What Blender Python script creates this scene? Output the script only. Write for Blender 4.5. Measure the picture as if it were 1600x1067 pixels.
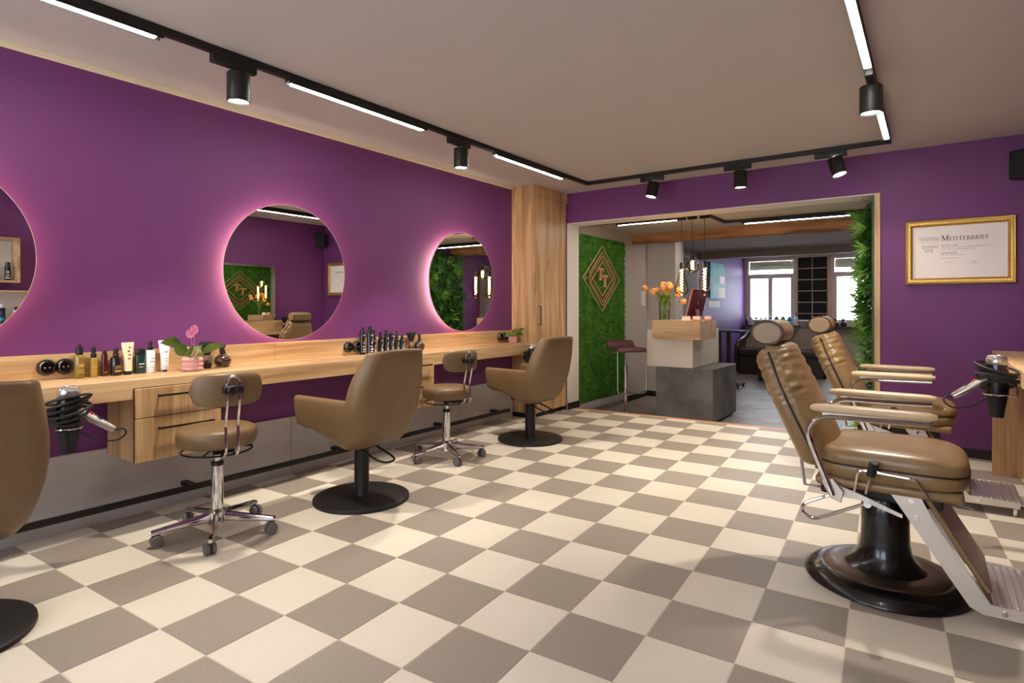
import bpy, math, random
from mathutils import Vector, Matrix
random.seed(7)
R = math.radians
for o in list(bpy.data.objects): bpy.data.objects.remove(o)
SC = bpy.context.scene
COL = SC.collection

# ------------------------------------------------------------------ camera, world, exposure
cam_d = bpy.data.cameras.new('camera'); cam = bpy.data.objects.new('camera', cam_d); COL.objects.link(cam)
cam_d.sensor_width = 36; cam_d.lens = 36 * 909 / 1600.; cam_d.shift_y = -53 / 1600.
cam_d.clip_start = .02
cam.location = (0, 0, 1.1655); cam.rotation_euler = (R(90), 0, R(35.77))
SC.camera = cam
W = bpy.data.worlds.new('overcast_sky'); SC.world = W; W.use_nodes = True
W.node_tree.nodes['Background'].inputs[0].default_value = (.86, .93, 1, 1)
W.node_tree.nodes['Background'].inputs[1].default_value = 11.0
vs = SC.view_settings
vs.view_transform = 'Standard'; vs.look = 'None'; vs.gamma = 1; vs.use_curve_mapping = False
vs.exposure = 0.42
STRIP = 52.0      # emission of the ceiling light strips
SPOT = 95.0       # watts of each spotlight
RING = 30.0       # emission of the led rings behind the mirrors
BULB = 60.0

# ------------------------------------------------------------------ colours and materials
def lin(c):
    c = c / 255.
    return c / 12.92 if c <= .04045 else ((c + .055) / 1.055) ** 2.4
def rgb(r, g, b): return (lin(r), lin(g), lin(b), 1)
MATS = {}
def new_mat(name):
    m = bpy.data.materials.new(name); m.use_nodes = True; MATS[name] = m
    nt = m.node_tree
    return m, nt, nt.nodes['Principled BSDF']
def mixc(nt, fac, a, b, blend='MIX'):
    n = nt.nodes.new('ShaderNodeMix'); n.data_type = 'RGBA'; n.blend_type = blend
    for s, v in (('Factor', fac), ('A', a), ('B', b)):
        sock = [i for i in n.inputs if i.name == s and (i.type == 'RGBA' or s == 'Factor') and i.enabled][0]
        if hasattr(v, 'is_linked'): nt.links.new(v, sock)
        else: sock.default_value = v
    return [o for o in n.outputs if o.type == 'RGBA'][0]
def mat(name, col, rough=.5, metal=0, var=None, bump=None, coat=0, trans=0, ior=1.45, spec=.5, emit=None, rnd=0, sheen=0):
    """var=(scale, second colour, contrast low, high); bump=(scale, strength)"""
    m, nt, p = new_mat(name)
    p.inputs['Base Color'].default_value = col; p.inputs['Roughness'].default_value = rough
    p.inputs['Metallic'].default_value = metal; p.inputs['Coat Weight'].default_value = coat
    p.inputs['Transmission Weight'].default_value = trans; p.inputs['IOR'].default_value = ior
    p.inputs['Specular IOR Level'].default_value = spec
    if sheen: p.inputs['Sheen Weight'].default_value = sheen
    if emit:
        p.inputs['Emission Color'].default_value = emit[0]; p.inputs['Emission Strength'].default_value = emit[1]
    geo = None
    if var or bump: geo = nt.nodes.new('ShaderNodeNewGeometry')
    out = None
    if var:
        n = nt.nodes.new('ShaderNodeTexNoise'); n.inputs['Scale'].default_value = var[0]; n.inputs['Detail'].default_value = 6
        nt.links.new(geo.outputs['Position'], n.inputs['Vector'])
        r = nt.nodes.new('ShaderNodeMapRange'); r.inputs[1].default_value = var[2]; r.inputs[2].default_value = var[3]
        nt.links.new(n.outputs['Fac'], r.inputs[0])
        out = mixc(nt, r.outputs[0], col, var[1]); nt.links.new(out, p.inputs['Base Color'])
    if rnd:
        oi = nt.nodes.new('ShaderNodeObjectInfo'); h = nt.nodes.new('ShaderNodeHueSaturation')
        r = nt.nodes.new('ShaderNodeMapRange'); r.inputs[3].default_value = 1 - rnd; r.inputs[4].default_value = 1 + rnd
        nt.links.new(oi.outputs['Random'], r.inputs[0]); nt.links.new(r.outputs[0], h.inputs['Value'])
        if out is not None: nt.links.new(out, h.inputs['Color'])
        else: h.inputs['Color'].default_value = col
        nt.links.new(h.outputs[0], p.inputs['Base Color'])
    if bump:
        n = nt.nodes.new('ShaderNodeTexNoise'); n.inputs['Scale'].default_value = bump[0]; n.inputs['Detail'].default_value = 4
        nt.links.new(geo.outputs['Position'], n.inputs['Vector'])
        b = nt.nodes.new('ShaderNodeBump'); b.inputs['Strength'].default_value = bump[1]; b.inputs['Distance'].default_value = .002
        nt.links.new(n.outputs['Fac'], b.inputs['Height']); nt.links.new(b.outputs[0], p.inputs['Normal'])
    return m
def wood(name, axis, light, dark, rough=.42, s=1.0):
    m, nt, p = new_mat(name); p.inputs['Roughness'].default_value = rough
    geo = nt.nodes.new('ShaderNodeNewGeometry')
    def noise(sc_long, sc_cross, detail, dist):
        mp = nt.nodes.new('ShaderNodeMapping')
        v = [sc_cross * s] * 3; v['xyz'.index(axis)] = sc_long * s
        mp.inputs['Scale'].default_value = v
        nt.links.new(geo.outputs['Position'], mp.inputs['Vector'])
        n = nt.nodes.new('ShaderNodeTexNoise'); n.inputs['Scale'].default_value = 1; n.inputs['Detail'].default_value = detail
        n.inputs['Distortion'].default_value = dist
        nt.links.new(mp.outputs[0], n.inputs['Vector']); return n
    a = noise(.9, 11, 5, .5); b = noise(2.5, 85, 3, .2); k = noise(1.7, 5, 2, 1.2)
    ra = nt.nodes.new('ShaderNodeValToRGB'); e = ra.color_ramp.elements
    e[0].position = .33; e[0].color = dark; e[1].position = .56; e[1].color = light
    nt.links.new(a.outputs['Fac'], ra.inputs[0])
    c1 = mixc(nt, .42, ra.outputs[0], b.outputs['Fac'], 'OVERLAY')
    rk = nt.nodes.new('ShaderNodeMapRange'); rk.inputs[1].default_value = .64; rk.inputs[2].default_value = .78
    rk.inputs[3].default_value = 0; rk.inputs[4].default_value = .55
    nt.links.new(k.outputs['Fac'], rk.inputs[0])
    c2 = mixc(nt, rk.outputs[0], c1, tuple(x * .45 for x in dark[:3]) + (1,))
    nt.links.new(c2, p.inputs['Base Color'])
    bp = nt.nodes.new('ShaderNodeBump'); bp.inputs['Strength'].default_value = .12; bp.inputs['Distance'].default_value = .001
    nt.links.new(b.outputs['Fac'], bp.inputs['Height']); nt.links.new(bp.outputs[0], p.inputs['Normal'])
    return m
def emis(name, col, strength):
    m = bpy.data.materials.new(name); m.use_nodes = True; nt = m.node_tree; nt.nodes.clear()
    e = nt.nodes.new('ShaderNodeEmission'); e.inputs[0].default_value = col; e.inputs[1].default_value = strength
    o = nt.nodes.new('ShaderNodeOutputMaterial'); nt.links.new(e.outputs[0], o.inputs[0]); return m

purple = mat('purple_paint', rgb(113, 54, 108), .55, var=(1.3, rgb(108, 51, 104), .3, .7), bump=(260, .06))
purple2 = mat('violet_paint', rgb(104, 66, 126), .55, bump=(260, .06))
ceil_m = mat('ceiling_paint', rgb(190, 182, 175), .8, bump=(120, .05))
cream_trim = mat('cream_trim', rgb(226, 212, 176), .6)
white_paint = mat('white_paint', rgb(226, 218, 208), .6, bump=(200, .05))
greige = mat('greige_paint', rgb(190, 178, 165), .65, bump=(200, .05))
taupe = mat('taupe_paint', rgb(138, 124, 112), .65)
tile_light = mat('tile_cream', rgb(222, 211, 190), .42, var=(3, rgb(218, 206, 184), .35, .65), rnd=.025)
tile_dark = mat('tile_taupe', rgb(160, 147, 131), .45, var=(150, rgb(147, 134, 118), .35, .65), bump=(300, .08), rnd=.04)
grout = mat('grout', rgb(214, 200, 180), .8)
slab_m = mat('slate_slab', rgb(148, 139, 131), .4, var=(5, rgb(122, 113, 106), .35, .65), rnd=.16)
slab_grout = mat('slate_grout', rgb(96, 90, 86), .8)
copper = mat('copper_edge', rgb(214, 140, 100), .4, metal=.35)
oak_y = wood('oak_along', 'y', rgb(208, 172, 124), rgb(170, 130, 86))
oak_x = wood('oak_across', 'x', rgb(208, 172, 124), rgb(170, 130, 86))
oak_z = wood('oak_upright', 'z', rgb(206, 168, 118), rgb(160, 118, 74))
oak_zd = wood('oak_panel', 'z', rgb(196, 148, 96), rgb(160, 114, 68))
beam_m = wood('old_beam', 'x', rgb(176, 118, 66), rgb(108, 64, 30), .65, .8)
concrete = mat('concrete_laminate', rgb(190, 182, 174), .5, var=(4, rgb(168, 159, 151), .3, .7), bump=(30, .1))
dconcrete = mat('dark_concrete_laminate', rgb(112, 106, 101), .45, var=(5, rgb(84, 79, 75), .35, .65), bump=(40, .1))
cream_lam = mat('cream_laminate', rgb(222, 210, 190), .5)
black = mat('black_lacquer', rgb(26, 24, 23), .4)
black_m = mat('black_powdercoat', rgb(30, 27, 25), .5, metal=.2)
black_g = mat('black_gloss', rgb(18, 16, 15), .25, coat=.25)
rubber = mat('black_rubber', rgb(34, 32, 31), .6)
greyrub = mat('grey_rubber', rgb(104, 98, 94), .6)
chrome = mat('chrome', rgb(214, 212, 210), .08, metal=1)
steel = mat('brushed_steel', rgb(214, 204, 190), .38, metal=.75, bump=(160, .05))
steel_d = mat('worn_steel', rgb(140, 120, 105), .3, metal=.9, var=(6, rgb(100, 84, 72), .35, .65))
alu = mat('cast_aluminium', rgb(205, 200, 198), .35, metal=.9, bump=(60, .2))
leather = mat('olive_tan_leather', rgb(116, 90, 58), .42, bump=(420, .1), var=(9, rgb(110, 84, 54), .35, .65))
leather_b = mat('glossy_tan_leather', rgb(136, 108, 70), .30, bump=(380, .08), var=(9, rgb(128, 100, 64), .35, .65))
leather_pad = mat('armrest_leather', rgb(196, 168, 132), .4, bump=(380, .05))
burgundy = mat('burgundy_leather', rgb(84, 46, 48), .35, bump=(300, .08))
piping_m = mat('dark_piping', rgb(34, 27, 22), .5)
def mirror_mat():
    m, nt, p = new_mat('mirror_glass')
    p.inputs['Base Color'].default_value = (.9, .9, .9, 1); p.inputs['Metallic'].default_value = 1; p.inputs['Roughness'].default_value = .0
    return m
mirror_m = mirror_mat()
glass = mat('clear_glass', (1, 1, 1, 1), .0, trans=1, ior=1.45)
def thin_glass(name, tint, ior=1.45):
    m = bpy.data.materials.new(name); m.use_nodes = True; nt = m.node_tree; nt.nodes.clear()
    t = nt.nodes.new('ShaderNodeBsdfTransparent'); t.inputs[0].default_value = tint
    g = nt.nodes.new('ShaderNodeBsdfGlossy'); g.inputs['Roughness'].default_value = .02
    f = nt.nodes.new('ShaderNodeFresnel'); f.inputs[0].default_value = ior
    mx = nt.nodes.new('ShaderNodeMixShader'); o = nt.nodes.new('ShaderNodeOutputMaterial')
    nt.links.new(f.outputs[0], mx.inputs[0]); nt.links.new(t.outputs[0], mx.inputs[1]); nt.links.new(g.outputs[0], mx.inputs[2])
    nt.links.new(mx.outputs[0], o.inputs[0]); return m
pane_m = thin_glass('window_glass', (.96, .97, .98, 1))
amber_glass = thin_glass('amber_bulb_glass', (1, .91, .72, 1), 1.18)
vase_glass = thin_glass('vase_glass', (.95, .97, .93, 1), 1.15)
def frosted():
    m = bpy.data.materials.new('frosted_film'); m.use_nodes = True; nt = m.node_tree; nt.nodes.clear()
    t = nt.nodes.new('ShaderNodeBsdfTranslucent'); t.inputs[0].default_value = (.93, .95, .98, 1)
    d = nt.nodes.new('ShaderNodeBsdfDiffuse'); d.inputs[0].default_value = (.85, .87, .9, 1)
    mx = nt.nodes.new('ShaderNodeMixShader'); mx.inputs[0].default_value = .2; o = nt.nodes.new('ShaderNodeOutputMaterial')
    nt.links.new(t.outputs[0], mx.inputs[1]); nt.links.new(d.outputs[0], mx.inputs[2]); nt.links.new(mx.outputs[0], o.inputs[0]); return m
frost_m = frosted()
frame_m = mat('window_frame_paint', rgb(214, 196, 184), .5)
shutter_m = mat('shutter_slats', rgb(150, 146, 126), .5)
led_m = emis('led_diffuser', (1, .955, .90, 1), STRIP)
led_disc = emis('spot_lens', (1, .93, .84, 1), 22)
ring_m = emis('mirror_led', (1, .80, .66, 1), RING)
fil_m = emis('filament', (1, .58, .22, 1), BULB)
gold = mat('gilded_frame', rgb(196, 152, 74), .35, metal=.75, bump=(90, .3))
gold2 = mat('gilded_bead', rgb(222, 184, 104), .3, metal=.75)
rose = mat('copper_letters', rgb(196, 138, 92), .4, metal=.25)
rose_line = mat('logo_lines', rgb(186, 164, 116), .45, metal=.2)
paper = mat('paper', rgb(240, 232, 222), .6)
paper2 = mat('certificate_paper', rgb(242, 230, 218), .5)
ink = mat('ink', rgb(74, 66, 66), .7)
ink2 = mat('pale_ink', rgb(150, 138, 134), .7)
moss_m = mat('moss_green', rgb(66, 122, 24), .85, var=(14, rgb(42, 90, 14), .35, .65))
moss_b = mat('moss_blades', rgb(104, 164, 44), .8, var=(9, rgb(62, 118, 20), .35, .65))
leaf_a = mat('leaf_green', rgb(84, 142, 40), .45, var=(12, rgb(46, 98, 24), .35, .65), rnd=.2)
leaf_b = mat('leaf_pale', rgb(136, 170, 72), .45, var=(12, rgb(84, 134, 40), .35, .65), rnd=.2)
leaf_d = mat('leaf_dark', rgb(44, 84, 26), .5, var=(18, rgb(26, 58, 16), .35, .65))
plant_leaf = mat('anthurium_leaf', rgb(104, 146, 62), .3, var=(20, rgb(70, 112, 44), .3, .7))
pink_fl = mat('pink_flower', rgb(190, 106, 140), .4)
pink_pot = mat('pink_ceramic', rgb(222, 170, 164), .35)
soil = mat('soil', rgb(50, 36, 26), .9)
tulip_o = mat('tulip_orange', rgb(226, 142, 84), .5, var=(40, rgb(236, 186, 116), .35, .65), rnd=.12)
stem_m = mat('tulip_stem', rgb(126, 150, 62), .5)
mac_m = mat('burgundy_aluminium', rgb(118, 40, 48), .3, metal=.5)
mac_edge = mat('pale_red_edge', rgb(214, 150, 120), .35, metal=.4)
silver = mat('silver_plastic', rgb(190, 182, 172), .22, metal=.8)
red_m = mat('red_label', rgb(176, 40, 40), .4)
teal_m = mat('teal_paint', rgb(16, 116, 126), .5, var=(3, rgb(48, 146, 148), .45, .55))
radiator_m = mat('radiator_enamel', rgb(206, 190, 170), .45)
sill_m = mat('dark_sill', rgb(70, 50, 40), .5)
brown_v = mat('dark_brown_vinyl', rgb(52, 37, 30), .35)
brown_seat = mat('taupe_vinyl', rgb(136, 118, 102), .45)
ceramic = mat('white_ceramic', rgb(236, 232, 226), .15)
door_m = wood('brown_door', 'z', rgb(112, 82, 60), rgb(84, 58, 40))
fabric_k = mat('black_fabric', rgb(24, 24, 27), .8)
def liquid(name, col, a=.85): return mat(name, col, .15, coat=.4)
amber_l = liquid('golden_oil', rgb(126, 100, 32)); gold_l = liquid('gold_bottle', rgb(160, 128, 50))
red_l = liquid('dark_red_plastic', rgb(70, 14, 20)); wine_l = liquid('black_cherry_glass', rgb(34, 18, 18))
cream_l = liquid('cream_plastic', rgb(234, 216, 180)); green_l = liquid('bottle_green', rgb(18, 50, 40))
white_l = liquid('white_plastic', rgb(236, 232, 228)); brownglass = mat('brown_glass', rgb(66, 44, 26), .08, coat=.6)
blue_l = liquid('blue_liquid', rgb(40, 150, 190)); navy_l = liquid('navy_plastic', rgb(34, 56, 74)); ltgreen_l = liquid('green_liquid', rgb(96, 130, 70))
print_w = mat('white_print', rgb(206, 200, 196), .6); print_g = mat('gold_print', rgb(170, 140, 80), .5)
bakelite = mat('black_bakelite', rgb(22, 19, 18), .1, coat=.6)

# ------------------------------------------------------------------ mesh builder
class MB:
    def __init__(s): s.v = []; s.f = []
    def add(s, vs_, fs_):
        n = len(s.v); s.v += [tuple(v) for v in vs_]; s.f += [tuple(i + n for i in f) for f in fs_]; return s
    def bx(s, x0, x1, y0, y1, z0, z1, M=None):
        vs_ = [Vector(p) for p in ((x0,y0,z0),(x1,y0,z0),(x1,y1,z0),(x0,y1,z0),(x0,y0,z1),(x1,y0,z1),(x1,y1,z1),(x0,y1,z1))]
        if M is not None: vs_ = [M @ v for v in vs_]
        return s.add(vs_, [(0,3,2,1),(4,5,6,7),(0,1,5,4),(1,2,6,5),(2,3,7,6),(3,0,4,7)])
    def tube(s, pts, r, n=10, closed=False, squash=None):
        P = [Vector(p) for p in pts]; m = len(P)
        rs = r if isinstance(r, (list, tuple)) else [r] * m
        T = []
        for i in range(m):
            a = P[(i-1) % m] if (closed or i > 0) else P[i]; b = P[(i+1) % m] if (closed or i < m-1) else P[i]
            T.append((b - a).normalized())
        up = Vector((0,0,1)) if abs(T[0].z) < .9 else Vector((1,0,0))
        N = (up - T[0] * up.dot(T[0])).normalized(); base = len(s.v); vs_ = []
        for i in range(m):
            N = (N - T[i] * N.dot(T[i]))
            N = N.normalized() if N.length > 1e-6 else T[i].orthogonal().normalized()
            B = T[i].cross(N)
            for k in range(n):
                a = 2 * math.pi * k / n
                q = squash or (1, 1)
                vs_.append(P[i] + (N * math.cos(a) * q[0] + B * math.sin(a) * q[1]) * rs[i])
        fs_ = []
        for i in range(m if closed else m - 1):
            j = (i + 1) % m
            for k in range(n):
                l = (k + 1) % n
                fs_.append((i*n+k, i*n+l, j*n+l, j*n+k))
        if not closed:
            fs_.append(tuple(reversed(range(n)))); fs_.append(tuple((m-1)*n + k for k in range(n)))
        return s.add(vs_, fs_)
    def lathe(s, prof, n=24, c=(0,0,0), sx=1, sy=1, M=None):
        vs_ = []; C = Vector(c)
        for r, z in prof:
            for k in range(n):
                a = 2 * math.pi * k / n
                v = Vector((r * math.cos(a) * sx, r * math.sin(a) * sy, z))
                vs_.append((M @ v if M is not None else v) + C)
        fs_ = []; m = len(prof)
        for i in range(m - 1):
            for k in range(n):
                l = (k + 1) % n; fs_.append((i*n+k, i*n+l, (i+1)*n+l, (i+1)*n+k))
        fs_.append(tuple(reversed(range(n)))); fs_.append(tuple((m-1)*n + k for k in range(n)))
        return s.add(vs_, fs_)
    def ell(s, c, rx, ry, rz, n=16, m=10, M=None):
        prof = [(max(1e-4, math.sin(math.pi * i / m)), -math.cos(math.pi * i / m)) for i in range(m + 1)]
        S = Matrix.Diagonal((rx, ry, rz)).to_3x3()
        return s.lathe(prof, n, c, M=(M.to_3x3() @ S) if M is not None else S)
    def prism(s, poly, d0, d1, fn):
        """poly of (a,b); fn(a,b,d)->xyz"""
        n = len(poly)
        vs_ = [fn(a, b, d0) for a, b in poly] + [fn(a, b, d1) for a, b in poly]
        fs_ = [tuple(reversed(range(n))), tuple(range(n, 2*n))] + [(i, (i+1) % n, n + (i+1) % n, n + i) for i in range(n)]
        return s.add(vs_, fs_)
    def grid(s, fn, nu, nv, cu=False):
        vs_ = [fn(i / (nu if cu else nu - 1), j / (nv - 1)) for i in range(nu) for j in range(nv)]
        fs_ = []
        for i in range(nu if cu else nu - 1):
            k = (i + 1) % nu
            for j in range(nv - 1): fs_.append((i*nv+j, k*nv+j, k*nv+j+1, i*nv+j+1))
        return s.add(vs_, fs_)
    def mesh(s, name, m, smooth=35):
        me = bpy.data.meshes.new(name); me.from_pydata(s.v, [], s.f)
        me.materials.append(m)
        if smooth:
            me.polygons.foreach_set('use_smooth', [True] * len(me.polygons)); me.set_sharp_from_angle(angle=R(smooth))
        me.update(); return me
    def build(s, name, m, parent=None, loc=(0,0,0), rz=0, smooth=35, bevel=0, seg=2, fix=True):
        me = s.mesh(name, m, smooth)
        if fix:
            import bmesh
            b = bmesh.new(); b.from_mesh(me); bmesh.ops.recalc_face_normals(b, faces=b.faces); b.to_mesh(me); b.free()
        return place(name, me, parent, loc, rz, bevel, seg)
def place(name, me, parent=None, loc=(0,0,0), rz=0, bevel=0, seg=2):
    o = bpy.data.objects.new(name, me); COL.objects.link(o)
    o.location = loc; o.rotation_euler = (0, 0, rz)
    if parent: o.parent = parent
    if bevel:
        b = o.modifiers.new('bevel', 'BEVEL'); b.width = bevel; b.segments = seg; b.limit_method = 'ANGLE'; b.angle_limit = R(40)
        b.harden_normals = False
    return o
def tag(o, label=None, cat=None, group=None, kind=None):
    if label: o['label'] = label
    if cat: o['category'] = cat
    if group: o['group'] = group
    if kind: o['kind'] = kind
    return o
def thing(name, label, cat, loc=(0,0,0), rz=0, group=None):
    o = bpy.data.objects.new(name, None); COL.objects.link(o); o.location = loc; o.rotation_euler = (0, 0, rz)
    o.empty_display_size = .05
    return tag(o, label, cat, group)
def copy_tree(o, parent=None):
    c = o.copy(); COL.objects.link(c); c.parent = parent
    for ch in list(o.children):
        copy_tree(ch, c)
    return c
def dup(o, loc, rz, label, group=None):
    c = copy_tree(o); c.location = loc; c.rotation_euler = (0, 0, rz); c['label'] = label
    if group: c['group'] = group
    return c
def part(parent, name, m, bevel=0, smooth=35, seg=2):
    """decorator-free helper: returns an MB whose .done() builds"""
    b = MB(); b.done = lambda: b.build(name, m, parent, smooth=smooth, bevel=bevel, seg=seg); return b
def arc(p0, p1, p2, n=6):
    """quadratic curve points from p0 to p2 bending at p1"""
    a, b, c = Vector(p0), Vector(p1), Vector(p2)
    return [a*(1-t)**2 + b*2*t*(1-t) + c*t*t for t in [i/n for i in range(n+1)]]
def rounded(pts, r, n=5, closed=False):
    P = [Vector(p) for p in pts]; out = []; m = len(P)
    for i in range(m):
        if not closed and i in (0, m-1): out.append(P[i]); continue
        a, b, c = P[i-1], P[i], P[(i+1) % m]
        ra = min(r, (a-b).length*.45); rc = min(r, (c-b).length*.45)
        out += arc(b + (a-b).normalized()*ra, b, b + (c-b).normalized()*rc, n)
    return out
def smoothstep(a, b, x):
    t = max(0, min(1, (x-a)/(b-a))); return t*t*(3-2*t)
def struct(name, mb, m, bevel=0, parent=None, smooth=0):
    o = mb.build(name, m, parent, smooth=smooth, bevel=bevel)
    if not parent: o['kind'] = 'structure'
    return o

# ------------------------------------------------------------------ the main room
XL, XR, YB, ZC, YN = -3.66, .645, 5.75, 2.46, -1.7
YW = 6.01
struct('wall_left', MB().bx(XL-.2, XL, YN-.2, YW, -.3, ZC), purple)
trim1 = struct('trim_1', MB().bx(XL, XL+.022, YN, 5.07, ZC-.028, ZC-.001), cream_trim)
wb = MB().bx(-.345, XR+.2, YB, YW, -.3, ZC).bx(XL, -.345, YB, YW, 2.125, ZC).bx(XL, -3.37, YB, YW, -.3, 2.125)
struct('wall_back', wb, purple)
struct('wall_right', MB().bx(XR, XR+.2, YN-.2, YB, -.3, ZC), purple)
wf = MB(); hy0, hy1 = .5, 2.25
for a, b in ((XL, -3.3), (-1.75, -1.25), (.3, XR)): wf.bx(a, b, YN-.2, YN, -.1, ZC)
for a, b in ((-3.3, -1.75), (-1.25, .3)): wf.bx(a, b, YN-.2, YN, -.1, hy0); wf.bx(a, b, YN-.2, YN, hy1, ZC)
struct('wall_front', wf, purple)
struct('ceiling', MB().bx(XL-.2, XR+.2, YN-.2, YW, ZC, ZC+.12), ceil_m)
struct('trim_2', MB().bx(-3.37, -3.362, YB-.002, YW, .0, 2.125).bx(-3.37, -.385, YB-.002, YW, 2.117, 2.125), white_paint)      # white lining of the opening
struct('trim_3', MB().bx(-.387, -.345, YB-.012, YW, 0, 2.125), oak_z, bevel=.002)                                              # oak edge of the opening
struct('baseboard_back', MB().bx(-.345, XR, YB-.014, YB, .0, .07), black)
struct('baseboard_jamb', MB().bx(-3.362, -3.35, YB+.0, YW, 0, .075), black)

# checkered floor: grid is turned 3.2 degrees against the walls
TH = R(3.2); CT, ST = math.cos(TH), math.sin(TH); TS = .30; TA = .3025
def t2w(i, j):
    x = (i - 2.374) * TS; y = j * TA + 6.6595 * TS
    return (x * CT - y * ST, x * ST + y * CT)
def thr_y(x): return 6.035 + (x + 1.342) * math.tan(TH)
floor_poly = [(XL, YN), (XR, YN), (XR, YB), (-.345, YB), (-.345, thr_y(-.345)), (-3.37, thr_y(-3.37)), (-3.37, YB), (XL, YB)]
fl_o = struct('floor', MB().prism(floor_poly, -.06, -.0018, lambda a, b, d: (a, b, d)), grout)
def clip(poly, rect):
    x0, x1, y0, y1 = rect
    def cut(P, inside, inter):
        out = []
        for i in range(len(P)):
            a, b = P[i-1], P[i]
            if inside(b):
                if not inside(a): out.append(inter(a, b))
                out.append(b)
            elif inside(a): out.append(inter(a, b))
        return out
    def ix(v): return lambda a, b: (v, a[1] + (b[1]-a[1]) * (v-a[0]) / (b[0]-a[0]))
    def iy(v): return lambda a, b: (a[0] + (b[0]-a[0]) * (v-a[1]) / (b[1]-a[1]), v)
    for ins, it in ((lambda p: p[0] >= x0, ix(x0)), (lambda p: p[0] <= x1, ix(x1)), (lambda p: p[1] >= y0, iy(y0)), (lambda p: p[1] <= y1, iy(y1))):
        if poly: poly = cut(poly, ins, it)
    return poly
def in_view(x, y, z=0, m=60):
    th = R(35.77); r = math.cos(th)*x + math.sin(th)*y; d = -math.sin(th)*x + math.cos(th)*y
    if d < .3: return False
    px = 800 + 909*r/d; py = 480.5 + 909*(1.1655-z)/d
    return -m < px < 1600+m and py < 1067+m
full = {}
g = .0022
for c_, m_ in ((0, tile_dark), (1, tile_light)):
    full[c_] = MB().bx(g, TS-g, g, TA-g, -.0018, 0).mesh('tile', m_, 0)
def tile_poly(i, j):
    P = []
    for a, b in ((g, g), (TS-g, g), (TS-g, TA-g), (g, TA-g)): P.append(t2w(i + a/TS, j + b/TA))
    return P
rest = {0: MB(), 1: MB()}; n_t = 0
for i in range(-16, 8):
    for j in range(-14, 15):
        P = tile_poly(i, j); c_ = (i + j) % 2
        A = clip(P, (XL, XR, YN, YB))
        if j == 13:   # row cut by the copper edge
            A = None; Q = [P[0], P[1], t2w(i+1-g/TS, 13.40), t2w(i+g/TS, 13.40)]
            Q = clip(Q, (-3.362, -.387, YB, 7))
            if len(Q) > 2 and min(q[1] for q in Q) > YB - .01: A = Q
            Q2 = clip(P, (XL, XR, YN, YB))
            if A is None and len(Q2) > 2: A = Q2
        elif max(p[1] for p in P) > YB:
            Q = clip(P, (-3.362, -.387, YN, 7))
            if len(Q) > 2 and max(p[0] for p in P) < -.387 + .29 and min(p[0] for p in P) > -3.36 - .29 and j < 13:
                if min(q[1] for q in Q) > YB or abs(len(Q)) >= 3: A = Q
            if j > 13: A = None
        if not A or len(A) < 3: continue
        area = abs(sum(A[k-1][0]*A[k][1] - A[k][0]*A[k-1][1] for k in range(len(A)))) / 2
        if area < .0004: continue
        cx, cy = sum(p[0] for p in A)/len(A), sum(p[1] for p in A)/len(A)
        if in_view(cx, cy, m=40) and n_t < 298:
            n_t += 1
            if abs(area - (TS-2*g)*(TA-2*g)) < 1e-5:
                x, y = t2w(i, j); place('tile', full[c_], fl_o, (x, y, 0), TH)
            else:
                MB().prism(A, -.0018, 0, lambda a, b, d: (a, b, d)).build('tile', tile_light if c_ else tile_dark, fl_o, smooth=0)
        else:
            rest[c_].prism(A, -.0018, 0, lambda a, b, d: (a, b, d))
for c_ in rest:
    if rest[c_].v: tag(rest[c_].build('tiles_beyond', tile_light if c_ else tile_dark, fl_o, smooth=0), kind='stuff')
# copper step edge
def thr_pt(x, off, z): return (x - off*ST, thr_y(x) + off*CT, z)
e = MB().add([thr_pt(-3.36, -.03, .001), thr_pt(-.39, -.03, .001), thr_pt(-.39, .026, .001), thr_pt(-3.36, .026, .001),
              thr_pt(-3.36, -.03, -.14), thr_pt(-.39, -.03, -.14), thr_pt(-.39, .026, -.14), thr_pt(-3.36, .026, -.14)],
             [(0,1,2,3), (4,7,6,5), (0,4,5,1), (1,5,6,2), (2,6,7,3), (3,7,4,0)])
struct('trim_4', e, copper)

# ------------------------------------------------------------------ reception and wash area behind the opening
ZF, ZR = -.14, 2.19
slab = struct('floor_reception', MB().bx(-3.6, .1, 5.85, 14.4, ZF-.1, ZF-.004), slab_grout)
row = 0; y = 5.9; SLW, SLD = .60, .30
ms_ = {}
while y < 12.8:
    x = -3.6 - (row % 3) * .2
    while x < -.1:
        a, b = max(x, -3.56), min(x + SLW, -.12)
        vis = y > 5.99 and in_view((a+b)/2, y + SLD/2, ZF, 20)
        if b - a > .05 and (vis or y < 8):
            key = round(b - a, 3)
            if key not in ms_: ms_[key] = MB().bx(.002, b-a-.002, .002, SLD-.002, -.004, 0).mesh('slab', slab_m, 0)
            place('slab', ms_[key], slab, (a, y, ZF))
        x += SLW
    y += SLD; row += 1
struct('wall_reception_left', MB().bx(-3.9, -3.42, YW, 8.17, -.3, ZR), greige)
struct('wall_pier', MB().bx(-3.9, -2.99, 8.17, 8.5, -.3, ZR), greige)
struct('wall_passage_left', MB().bx(-3.9, -3.57, 8.5, 11.0, -.3, ZR), greige)
struct('wall_passage', MB().bx(-3.57, -3.555, 8.6, 10.9, ZF, 2.05), taupe)
struct('baseboard_reception', MB().bx(-3.42, -3.408, 7.32, 8.158, ZF, ZF+.08).bx(-3.42, -2.99, 8.158, 8.17, ZF, ZF+.08), black)
struct('wall_rear_left', MB().bx(-3.9, -3.57, 11.0, 14.5, -.3, 2.45), purple2)
struct('wall_reception_right', MB().bx(-.345, -.1, YW, 7.92, -.3, ZR).bx(-.1, .1, YW, 14.5, -.3, 2.45), purple)
struct('ceiling_reception', MB().bx(-3.9, .1, YW, 11.0, ZR, ZR+.1), ceil_m)
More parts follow.
